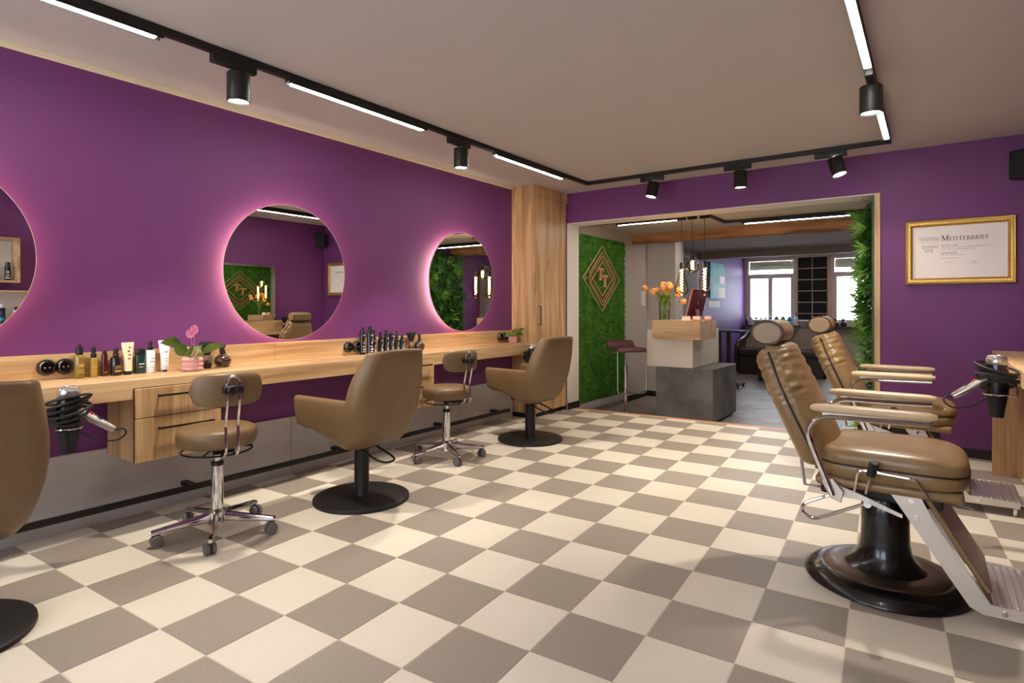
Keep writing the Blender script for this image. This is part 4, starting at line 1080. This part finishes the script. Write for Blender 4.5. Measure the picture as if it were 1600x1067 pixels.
q = part(v, 'glass', vase_glass, smooth=50); q.lathe([(.052, 0), (.056, .004), (.058, .10), (.068, .22), (.066, .22), (.056, .10), (.052, .012), (.001, .012)], 32); q.done()
q = part(v, 'water', vase_glass, smooth=50); q.lathe([(.001, .0125), (.051, .0125), (.055, .12), (.001, .12)], 24); q.done()
rt = random.Random(12)
spots_ = []
for k in range(19):
    a = 2*math.pi*k/19*2.4; rr = .02 + .125*((k*7 % 19)/19.)
    spots_.append((a, rr, .33 + .08*rt.random() - rr*.55))
spots_ += [(R(195), .20, .34), (R(20), .18, .20)]
for k, (a, rr, h) in enumerate(spots_):
    tl = thing('tulip', 'orange tulip in the glass vase on the reception desk', 'flower', (-2.505, 6.50, DT+.014), group='tulips in the reception vase')
    hd_ = Vector((rr*math.cos(a), rr*math.sin(a), h)); bs = Vector((-.022*math.cos(a), -.022*math.sin(a), 0)); md = Vector((.022*math.cos(a), .022*math.sin(a), .2))
    q = part(tl, 'stem', stem_m); q.tube(arc(bs, md, hd_, 7), .0035, 6); q.done()
    dirv = (hd_ - md).normalized(); Mr = dirv.to_track_quat('Z', 'Y').to_matrix().to_4x4()
    q = part(tl, 'bloom', tulip_o, smooth=60)
    q.lathe([(.001, -.005), (.016, -.003), (.028, .013), (.033, .030), (.030, .050), (.022, .062), (.018, .058), (.024, .042), (.016, .015), (.001, .010)], 12, hd_, M=Mr.to_3x3()); q.done()
    for s_ in range(2):
        b_ = a + 1.3 + s_*2.6
        lf = MB(); p0 = md*.8; p1 = md + Vector((.05*math.cos(b_), .05*math.sin(b_), .06)); p2 = md + Vector((.10*math.cos(b_), .10*math.sin(b_), .05 + .03*s_))
        P = arc(p0, p1, p2, 6); sd = Vector((-math.sin(b_), math.cos(b_), 0)); vs_ = []
        for i, p in enumerate(P): w = .015*math.sin(math.pi*(.12+.86*i/6)); vs_ += [p - sd*w, p + sd*w]
        lf.add(vs_, [(2*i, 2*i+1, 2*i+3, 2*i+2) for i in range(6)]); lf.build('leaf', stem_m, tl, smooth=60)
# computer seen from behind
mc = thing('desktop_computer', 'burgundy all-in-one computer seen from behind on the desk', 'computer', (-2.32, 6.97, .9055), R(88))
sc = MB(); Mt = Matrix.Translation((0, 0, .14)) @ Matrix.Rotation(R(14), 4, 'X')
sc.bx(-.24, .24, -.008, .008, 0, .345, Mt); so = sc.build('screen_back', mac_m, mc, bevel=.004)
MB().bx(-.2415, .2415, .0082, .0165, -.0015, .3465, Mt).build('screen_edge', mac_edge, so)
MB().bx(-.232, .232, .0168, .018, .02, .335, Mt).build('display', mat('display_glass', rgb(20, 24, 28), .1), so)
ap = MB(); ap.prism([(.034*math.cos(a)*(1-.12*abs(math.sin(a*1.0))) , .036*math.sin(a) - (.008 if abs(math.cos(a)) < .25 and math.sin(a) > 0 else 0)) for a in [2*math.pi*k/24 for k in range(24)] if not (math.cos(a) > .93)], 0, .0012, lambda a, b, d: tuple(Mt @ Vector((-a*.62, -.0082-d, .185+b*.62))))
ap.prism([(.0, .04), (.012, .046), (.016, .058), (.004, .052)], 0, .0012, lambda a, b, d: tuple(Mt @ Vector((-a*.62, -.0082-d, .185+b*.62))))
ap.build('fruit_emblem', mac_edge, so, smooth=0)
q = part(mc, 'stand', mac_m, .003); q.bx(-.065, .065, -.075, .075, 0, .006); q.prism([(-.07, .006), (-.06, .006), (-.03, .24), (-.045, .24)], -.06, .06, lambda a, b, d: (d, a, b)); q.done()
def card_holder(loc, rz, label, m):
    t = thing('card_holder', label, 'card holder', loc, rz, 'card holders on the reception desk')
    q = part(t, 'tray', m, .002); q.bx(-.05, .05, -.02, .02, 0, .012).bx(-.05, .05, .014, .02, .012, .03); q.done()
    q = part(t, 'cards', paper, .0005); q.bx(-.044, .044, -.014, .012, .0125, .048); q.done()
card_holder((-2.23, 6.44, DT), R(10), 'white business card holder in front of the computer', paper)
card_holder((-2.12, 6.47, DT), R(-15), 'copper-toned business card holder in front of the computer', copper)
card_holder((-2.06, 6.68, DT), R(-30), 'small card holder at the right end of the desk', copper)

# bar stool with curved seat
bs_ = thing('bar_stool', 'chrome bar stool with curved burgundy seat beside the moss wall', 'bar stool', (-2.93, 6.36, ZF), R(228))
bs_.scale = (1, 1, .935)
q = part(bs_, 'base', chrome, smooth=40); q.lathe([(.001, 0), (.19, 0), (.195, .006), (.185, .012), (.03, .02), (.001, .02)], 48); q.done()
q = part(bs_, 'column', chrome); q.lathe([(.022, .02), (.022, .66), (.014, .662), (.014, .80), (.001, .80)], 24); q.done()
prof = [(.195, .845), (.19, .875), (.15, .885), (.05, .868), (-.05, .866), (-.12, .88), (-.165, .925), (-.20, .955), (-.225, .955)]
def seat_fn(off): return lambda a, b, d: (d, a, b)
cs_ = rounded([(0, p[0], p[1]) for p in prof], .03, 4)
st_b = MB(); n = len(cs_); W_ = .172
for i, p in enumerate(cs_):
    a = cs_[max(0, i-1)]; b = cs_[min(n-1, i+1)]; tn = (b-a).normalized(); nn = Vector((0, -tn.z, tn.y))
    if nn.z < 0: nn = -nn
    for (dx, dn) in ((-W_, -.012), (-W_-.006, 0), (-W_, .016), (-W_*.5, .022), (0, .023), (W_*.5, .022), (W_, .016), (W_+.006, 0), (W_, -.012)):
        st_b.v.append((dx, p.y + nn.y*dn, p.z + nn.z*dn))
for i in range(n-1):
    for k in range(9): st_b.f.append((i*9+k, i*9+(k+1) % 9, (i+1)*9+(k+1) % 9, (i+1)*9+k))
st_b.f.append(tuple(range(9))); st_b.f.append(tuple((n-1)*9+k for k in range(9)))
st_b.build('seat', burgundy, bs_, smooth=60)
for s_ in (-1, 1):
    q = part(bs_, 'seat_rim', chrome); q.tube([Vector((s_*(W_+.008), p.y, p.z)) for p in cs_], .006, 8); q.done()
q = part(bs_, 'footrest_frame', chrome); q.tube(rounded([(-W_-.004, .19, .86), (-W_-.004, .19, .34), (W_+.004, .19, .34), (W_+.004, .19, .86)], .05), .0075, 8).tube(rounded([(-W_-.004, .19, .845), (-W_-.004, -.05, .852), (-W_-.004, -.10, .86)], .02), .006, 8).tube([(0, .19, .34), (0, .0, .34)], .007, 8).tube([(-W_, 0, .838), (W_, 0, .838)], .008, 8); q.done()

ph = thing('door_phone', 'white intercom handset on the wall right of the moss', 'intercom', (-3.42, 7.99, 1.13))
q = part(ph, 'base_plate', ceramic, .006); q.bx(.0, .025, -.045, .045, .05, .27); q.done()
q = part(ph, 'handset', ceramic, .01, seg=3); q.bx(.026, .05, -.04, .0, .06, .27).bx(.05, .062, -.04, .0, .06, .10).bx(.05, .062, -.04, .0, .23, .27); q.done()
q = part(ph, 'cord', ceramic); q.tube([(.03 + .006*math.cos(k*.9), -.02 + .02*math.sin(k*.12), .06 - .07*math.sin(k/60*math.pi)) for k in range(61)], .003, 5); q.done()

# ------------------------------------------------------------------ leaf wall lining the opening
lw = thing('leaf_wall', 'wall of artificial green leaves lining the right side of the opening', 'plant wall', (-.388, 6.9, ZF))
q = part(lw, 'backing', leaf_d); q.bx(-.02, .0, -1.13, 1.0, .15, 2.24); q.done()
rl_ = random.Random(21)
def blade(mb, p, d_, L, w, droop):
    d_ = d_.normalized(); sd = d_.cross(Vector((0, 0, 1))); sd = sd.normalized() if sd.length > .05 else Vector((0, 1, 0))
    vs_ = []
    for i in range(4):
        u = i/4.; c_ = p + d_*L*u + Vector((0, 0, -droop*u*u)); ww = w*math.sin(math.pi*(.18+.75*u)); vs_ += [c_-sd*ww, c_+sd*ww]
    vs_.append(p + d_*L + Vector((0, 0, -droop)))
    mb.add(vs_, [(0,1,3,2), (2,3,5,4), (4,5,7,6), (6,7,8)])
fo_ = MB()
for k in range(7000):
    y_, z_ = rl_.uniform(-1.13, 1.0), rl_.uniform(.14, 2.235)
    depth = rl_.uniform(-.075, -.015)
    d_ = Vector((-rl_.uniform(.3, 1), rl_.uniform(-1, 1), rl_.uniform(-.8, .8)))
    blade(fo_, Vector((depth, y_, z_)), d_, rl_.uniform(.03, .06), rl_.uniform(.007, .014), .01)
tag(fo_.build('foliage', leaf_a, lw, smooth=0, fix=False), kind='stuff')
tufts = []
for k in range(5):
    b = MB(); nb = 14
    for i in range(nb):
        a = 2*math.pi*i/nb + rl_.uniform(-.2, .2); sp = rl_.uniform(.35, 1.25)
        blade(b, Vector((0, 0, 0)), Vector((-1, math.cos(a)*sp, math.sin(a)*sp+.15)), rl_.uniform(.11, .19), rl_.uniform(.006, .010), rl_.uniform(.01, .05))
    tufts.append(b.mesh('leaf_tuft', leaf_b if k % 2 else leaf_a, 0))
for k in range(150):
    if k < 26: y_, z_ = -1.12 + rl_.uniform(0, .14), .16 + 2.02*(k+.5)/26 + rl_.uniform(-.03, .03)
    else: y_, z_ = rl_.uniform(-1.05, .95), rl_.uniform(.15, 2.2)
    o = place('leaf_tuft', tufts[k % 5], lw, (rl_.uniform(-.07, -.03), y_, z_)); o.rotation_euler = (rl_.uniform(0, 6.28), rl_.uniform(-.25, .25), rl_.uniform(-.2, .2)); s_ = rl_.uniform(.7, 1.1); o.scale = (s_, s_, s_)

# ------------------------------------------------------------------ certificate, speaker
ce = thing('framed_certificate', 'gilt-framed master craftsman certificate on the purple wall', 'certificate', (.174, YB-.001, 1.607))
fw, fh = .343, .254
def fr_prof(b, m_):
    """mitred moulding: (outset, depth) profile swept round the rectangle"""
    pr = [(0, 0), (0, -.024), (-.006, -.030), (-.012, -.028), (-.016, -.022), (-.034, -.022), (-.038, -.026), (-.044, -.022), (-.048, -.012), (-.048, 0)]
    n = len(pr)
    for sx, sz in ((-1, -1), (1, -1), (1, 1), (-1, 1)):
        for o_, d_ in pr: b.v.append((sx*(fw+o_), d_, sz*(fh+o_)))
    for c in range(4):
        for k in range(n-1): b.f.append((c*n+k, ((c+1) % 4)*n+k, ((c+1) % 4)*n+k+1, c*n+k+1))
q = part(ce, 'frame', gold, smooth=30); fr_prof(q, gold); fo = q.done()
bd = MB()
def bead(x, z, hor):
    a, b = (.0075, .008) if hor else (.008, .0075)
    bd.bx(x-a*.75, x+a*.75, -.028, -.0225, z-b*.75, z+b*.75)
nx_, nz_ = 34, 25
for k in range(nx_):
    x = -fw+.025 + (2*fw-.05)*k/(nx_-1)
    for s_ in (-1, 1): bead(x, s_*(fh-.025), True)
for k in range(1, nz_-1):
    z = -fh+.025 + (2*fh-.05)*k/(nz_-1)
    for s_ in (-1, 1): bead(s_*(fw-.025), z, False)
tag(bd.build('bead_trim', gold2, ce, bevel=.0015), kind='stuff')
q = part(ce, 'sheet', paper2, smooth=0); q.bx(-fw+.046, fw-.046, -.008, -.002, -fh+.046, fh-.046); q.done()
# lettering, drawn from strokes with serifs
tx = MB(); TYP = -.0086
def stroke(pts, w, ox, oz, h):
    """polyline stroke in letter units (height 1)"""
    P = [(ox + a*h, oz + b*h) for a, b in pts]; w = w*h/2
    for (a, b), (c, d_) in zip(P[:-1], P[1:]):
        L = math.hypot(c-a, d_-b) or 1; nx2, nz2 = -(d_-b)/L*w, (c-a)/L*w
        tx.add([(a+nx2, TYP, b+nz2), (c+nx2, TYP, d_+nz2), (c-nx2, TYP, d_-nz2), (a-nx2, TYP, b-nz2)], [(0,1,2,3)])
def bow(cx, cz, rx, rz, a0, a1, n=8): return [(cx+rx*math.cos(R(a0+(a1-a0)*k/n)), cz+rz*math.sin(R(a0+(a1-a0)*k/n))) for k in range(n+1)]
TK_, TN_ = .15, .055
def serif(x, z, w=.17): return ([(x-w, z), (x+w, z)], TN_)
GLY = {
 'M': (1.05, [([(.14,0),(.14,1)], TN_*1.2), ([(.14,1),(.52,.05)], TK_), ([(.52,.05),(.90,1)], TN_*1.2), ([(.90,0),(.90,1)], TK_), serif(.14,.02), serif(.90,.02), serif(.08,.98,.1), serif(.95,.98,.1)]),
 'E': (.68, [([(.16,0),(.16,1)], TK_), ([(.03,.98),(.60,.98)], TN_), ([(.03,.02),(.62,.02)], TN_), ([(.16,.52),(.45,.52)], TN_), ([(.60,1),(.60,.78)], TN_), ([(.62,0),(.62,.24)], TN_), ([(.45,.62),(.45,.42)], TN_)]),
 'F': (.64, [([(.16,0),(.16,1)], TK_), ([(.03,.98),(.60,.98)], TN_), serif(.16,.02), ([(.16,.52),(.45,.52)], TN_), ([(.60,1),(.60,.78)], TN_), ([(.45,.62),(.45,.42)], TN_)]),
 'I': (.36, [([(.18,0),(.18,1)], TK_), serif(.18,.02), serif(.18,.98)]),
 'T': (.76, [([(.38,0),(.38,1)], TK_), serif(.38,.02), ([(.05,.98),(.71,.98)], TN_), ([(.05,1),(.05,.76)], TN_), ([(.71,1),(.71,.76)], TN_)]),
 'S': (.58, [(bow(.29,.75,.19,.22,30,210), .10), ([(.13,.63),(.44,.37)], TK_), (bow(.29,.25,.20,.23,30,-150), .10), ([(.47,.95),(.47,.76)], TN_), ([(.08,.05),(.08,.26)], TN_)]),
 'R': (.78, [([(.16,0),(.16,1)], TK_), serif(.16,.02), ([(.03,.98),(.36,.98)], TN_), (bow(.34,.75,.22,.23,90,-90), .12), ([(.16,.52),(.36,.52)], TN_), ([(.36,.52),(.70,.03)], TK_), serif(.70,.02,.1)]),
 'B': (.72, [([(.16,0),(.16,1)], TK_), ([(.03,.98),(.36,.98)], TN_), ([(.03,.02),(.38,.02)], TN_), ([(.16,.53),(.38,.53)], TN_), (bow(.34,.755,.20,.225,90,-90), .12), (bow(.37,.275,.24,.255,90,-90), .13)]),
}
x = -.108
for k, ch_ in enumerate('MEISTERBRIEF'):
    h = .044 if k == 0 else .030
    wd, ss = GLY[ch_]
    for pts, w in ss: stroke(pts, w, x, .088, h)
    x += wd*h*1.02 + .003
tx.build('heading_lettering', ink, ce, smooth=0)
bx_ = MB(); rw = random.Random(2)
def words(x0, x1, z, h):
    x = x0
    while x < x1 - .004:
        w = min(rw.uniform(.008, .024), x1-x); bx_.add([(x, TYP, z), (x+w, TYP, z), (x+w, TYP, z+h), (x, TYP, z+h)], [(0,1,2,3)]); x += w + .005
for x0, x1, z, h in ((-.11, -.005, .048, .005), (-.11, .20, .034, .003), (-.11, .10, .018, .003), (-.11, -.01, -.006, .003), (-.11, -.01, -.016, .0045), (-.11, .035, -.027, .003), (-.11, -.005, -.052, .003), (.07, .115, -.094, .0025), (-.24, -.13, .072, .002)): words(x0, x1, z, h)
tag(bx_.build('small_text', ink2, ce, smooth=0), kind='stuff')
em = MB()
def crest(cx, cz, s_, kind):
    pts = [(-.5, .5), (.5, .5), (.5, -.05), (.3, -.4), (0, -.6), (-.3, -.4), (-.5, -.05)]
    P = [(cx + a*s_, cz + b*s_) for a, b in pts]; n = len(P)
    for i in range(n):
        a, b = P[i], P[(i+1) % n]; L = math.hypot(b[0]-a[0], b[1]-a[1]); nx2, nz2 = -(b[1]-a[1])/L*.0012, (b[0]-a[0])/L*.0012
        em.add([(a[0]+nx2, TYP, a[1]+nz2), (b[0]+nx2, TYP, b[1]+nz2), (b[0]-nx2, TYP, b[1]-nz2), (a[0]-nx2, TYP, a[1]-nz2)], [(0,1,2,3)])
    if kind % 2: em.add([(cx-s_*.25, TYP, cz-s_*.2), (cx+s_*.25, TYP, cz-s_*.2), (cx, TYP, cz+s_*.3)], [(0,1,2)])
    else: em.add([(cx-s_*.3, TYP, cz-.05*s_), (cx+s_*.3, TYP, cz-.05*s_), (cx+s_*.3, TYP, cz+s_*.12), (cx-s_*.3, TYP, cz+s_*.12)], [(0,1,2,3)])
for k in range(4): crest(-.236+.034*k, .104, .031, k)
for k in range(4): crest(-.222+.027*k, .042, .022, k+1)
for k in range(2): crest(-.205+.030*k, .012, .024, k)
em.build('crests', ink2, ce, smooth=0)
sg = MB()
for x0, z0, n in ((-.09, -.085, 26), (.085, -.083, 20)):
    sg.tube([(x0+.0022*k, TYP-.0002, z0 + .006*math.sin(k*1.1)*(1-k/n*.6)) for k in range(n)], .0005, 4)
sg.build('signatures', ink2, ce, smooth=0)

sp_ = thing('loudspeaker', 'small black loudspeaker mounted high in the right corner', 'loudspeaker', (.56, 5.64, 2.11), R(-38))
q = part(sp_, 'cabinet', black, .01, seg=3); q.bx(-.075, .075, -.06, .06, 0, .21); q.done()
q = part(sp_, 'grille', fabric_k, .004); q.bx(-.066, .066, -.068, -.0605, .01, .20); q.done()
q = part(sp_, 'bracket', black_m); q.tube([(0, .06, .13), (0, .085, .13), (.0, .085, .19)], .009, 8); q.done()

# ------------------------------------------------------------------ things on the right-hand shelves and counter (seen in the mirrors)
G3 = 'black bottles in the upper box shelf'
for k in range(5):
    h = .16 + .03*(k % 3)
    product('shelf_bottle', ('black bottle with white print standing in the upper box shelf'), 'bottle', (XR-.13, 1.36+.115*k, 1.4425), [('body', black_g, cyl(.026, 0, h*.75)), ('cap', black, cyl(.02, h*.75+.0005, h)), ('print', print_w, rows(.0264, [(.02, .035, 150, 230), (.05, .06, 160, 210), (.075, .10, 170, 200)]))], G3)
for k in range(6):
    h = .14 + .03*((k*2) % 3); m_ = (white_l, blue_l, white_l, white_l, navy_l, white_l)[k]
    product('shelf_product', 'white or blue care bottle standing in the lower box shelf', 'bottle', (XR-.13, 1.27+.125*k, 1.0025), [('body', m_, cyl(.032, 0, h*.8)), ('cap', black if k % 2 else white_l, cyl(.02, h*.8+.0005, h)), ('print', blue_l, rows(.0324, [(.03, .06, 150, 230)]))], 'care products in the lower box shelf')
b3 = brush((XR-.11, 4.98, .8638), 'black neck duster brush on the barber counter against the right wall')
b3['group'] = 'black neck duster brushes'

# ------------------------------------------------------------------ wash area
pt = thing('abstract_painting', 'teal and white abstract painting on the violet rear wall', 'painting', (-3.567, 12.1, 1.35))
q = part(pt, 'canvas', teal_m, .002); q.bx(0, .035, -.5, .5, 0, .72); q.done()
q = part(pt, 'pale_field', paper, smooth=0); q.bx(.035, .037, .0, .49, .01, .22).bx(.035, .037, .12, .49, .30, .46); q.done()
pp_ = thing('paper_notice', 'small white paper below the teal painting', 'notice', (-3.57, 11.95, 1.17))
q = part(pp_, 'sheet', paper, smooth=0); q.bx(0, .006, -.37, .37, 0, .125); q.done()
q = part(pp_, 'print_lines', ink2, smooth=0)
for k in range(5): q.bx(.006, .0064, -.32, .32 - .1*(k % 2), .02+.02*k, .026+.02*k)
q.done()
tr_ = thing('salon_trolley', 'black wheeled standing table behind the reception desk', 'trolley', (-2.72, 9.85, ZF))
q = part(tr_, 'table_top', black, .004); q.bx(-.26, .24, -.2, .2, .905, .935); q.done()
for x_ in (-.13, .02):
    q = part(tr_, 'post', black_m, .003); q.bx(x_-.03, x_+.03, -.03, .03, .07, .905); q.done()
q = part(tr_, 'base', black_m, .003); q.bx(-.22, .24, -.03, .03, .05, .07).bx(-.20, -.15, -.19, .19, .05, .07).bx(.18, .23, -.19, .19, .05, .07); q.done()
for x_ in (-.175, .205):
    for y_ in (-.17, .17):
        q = part(tr_, 'caster', rubber); q.lathe([(.008, -.012), (.025, -.012), (.025, .012), (.008, .012)], 14, (x_, y_, .025), M=Matrix.Rotation(R(90), 4, 'Y')); q.done()
def wash_unit(x, label):
    t = thing('wash_unit', label, 'wash unit', (x, 12.3, ZF), 0, 'backwash units under the rear windows')
    for s_ in (-1, 1):
        prof_ = [(-.30, .02), (.55, .02), (.62, .25), (.60, .80), (.48, .84), (.25, .74), (.02, .70), (-.28, .66), (-.42, .56), (-.44, .32)]
        q = part(t, 'side_shell', brown_v, .02, seg=3); q.prism(prof_, -.03, .03, lambda a, b, d: (s_*.36 + d, a, b)); q.done()
    q = part(t, 'seat', brown_v, .03, seg=3); q.bx(-.33, .33, -.40, .25, .36, .49); q.done()
    q = part(t, 'base', brown_v, .005); q.bx(-.33, .33, -.34, .5, 0, .36); q.done()
    b = MB()
    def bf(u, v):
        xx = (u-.5)*.66; k = (abs(u-.5)*2)
        zz = .49 + v*(.40 - .16*(1-k)**1.2*0 - .22*smoothstep(.45, 1, k))
        return (xx, .20 + .10*v + .0, zz)
    b.grid(bf, 21, 8); b.grid(lambda u, v: (bf(u, v)[0], bf(u, v)[1]+.06, bf(u, v)[2]), 21, 8)
    b.build('back_pad', brown_seat, t, smooth=60)
    q = part(t, 'basin', ceramic, smooth=50); q.lathe([(.001, .84), (.10, .84), (.17, .90), (.225, 1.00), (.25, 1.03), (.262, 1.04), (.262, 1.055), (.235, 1.05), (.20, 1.0), (.15, .93), (.08, .89), (.001, .885)], 36, (0, .55, 0), sx=1.0, sy=1.1); q.done()
    q = part(t, 'basin_pedestal', brown_v, .01); q.bx(-.14, .14, .45, .72, .0, .86); q.done()
    q = part(t, 'tap', chrome); q.tube(rounded([(0, .78, 1.0), (0, .78, 1.12), (0, .66, 1.12)], .03), .012, 8); q.done()
wash_unit(-2.76, 'dark backwash unit with white basin under the left rear window')
wash_unit(-1.93, 'dark backwash unit with white basin in front of the black grid panel')
ot = thing('foot_stool', 'dark brown box footstool in front of the wash units', 'footstool', (-2.27, 11.2, ZF))
q = part(ot, 'box', brown_v, .01); q.bx(-.24, .24, -.22, .22, .015, .40); q.done()
q = part(ot, 'cushion', brown_v, .015, seg=3); q.bx(-.245, .245, -.225, .225, .401, .455); q.done()
q = part(ot, 'foot', black); q.bx(-.22, -.18, -.2, -.16, 0, .015).bx(.18, .22, -.2, -.16, 0, .015).bx(-.22, -.18, .16, .2, 0, .015).bx(.18, .22, .16, .2, 0, .015); q.done()
gp = thing('grid_panel', 'black panel with pale wooden grid between the rear windows', 'wall panel', (-2.115, YF-.001, .765))
q = part(gp, 'side_board', oak_zd, .003); q.bx(.285, .33, -.06, 0, 0, 1.53); q.done()
for r_ in range(6):
    for c_ in range(2):
        q = part(gp, 'black_pocket', fabric_k, .01); q.bx(-.30+c_*.292, -.02+c_*.292, -.035, 0, .03+r_*.25, .26+r_*.25); q.done()
for r_ in range(7): q = part(gp, 'cross_slat', oak_x, .002); q.bx(-.31, .285, -.045, -.0355, .008+r_*.25, .026+r_*.25); q.done()
for x_ in (-.31, -.015): q = part(gp, 'upright_slat', oak_z, .002); q.bx(x_, x_+.016, -.0555, -.0455, 0, 1.53); q.done()
SZ = .7655
cols_ = [navy_l, white_l, navy_l, white_l, white_l, navy_l, navy_l, ltgreen_l, blue_l, white_l]
nm_ = ['dark', 'white', 'dark', 'white', 'white', 'slim dark', 'navy', 'green', 'bright blue', 'white']
for k in range(10):
    h = .24 if k < 6 else .27; r_ = .032 if k < 6 else .046
    x_ = -3.49 + .105*k if k < 6 else -2.84 + .135*(k-6)
    pos_ = 'behind the left wash basin' if k < 6 else 'between the wash basins'
    product('shampoo_bottle', '%s pump bottle, %s from the left %s' % (nm_[k], ('first','second','third','fourth','fifth','sixth','first','second','third','fourth')[k], pos_), 'bottle', (x_, YF-.11, SZ), [('body', cols_[k], lath([(.001,0),(r_-.004,0),(r_,.005),(r_,h*.55),(r_*.8,h*.66),(r_*.4,h*.72),(.001,h*.72)])), ('pump', black, lambda q: q.lathe([(.012, h*.7205), (.012, h*.78), (.005, h*.80), (.005, h*.95), (.001, h*.95)], 10).bx(-.03, .008, -.006, .006, h*.95, h))], 'pump bottles on the rear window sill')
for k in range(2):
    t = thing('spray_flask', ('squat black flask on the sill, closer to the grid panel', 'squat black flask on the sill, closer to the leaf wall')[k], 'bottle', (-1.66+.15*k, YF-.11, SZ), 0, 'black flasks on the rear window sill')
    q = part(t, 'body', black_g, smooth=50); q.lathe([(.001,0),(.05,0),(.06,.02),(.055,.08),(.02,.11),(.001,.11)], 20); q.done()
    q = part(t, 'spray_head', black, .003); q.bx(-.05, .02, -.01, .01, .1105, .16); q.done()
ra_ = thing('radiator', 'cream ribbed radiator below the right rear window', 'radiator', (-1.1, YF-.012, -.03))
q = part(ra_, 'core', radiator_m, .004); q.bx(-.62, .62, -.06, -.02, 0, .60); q.done()
for k in range(26):
    q = part(ra_, 'rib', radiator_m, .004); q.bx(-.61+k*.0475, -.578+k*.0475, -.075, -.0605, .03, .57); q.done()
q = part(ra_, 'mount', radiator_m); q.bx(-.5, -.46, -.02, .0, .1, .5).bx(.46, .5, -.02, 0, .1, .5); q.done()
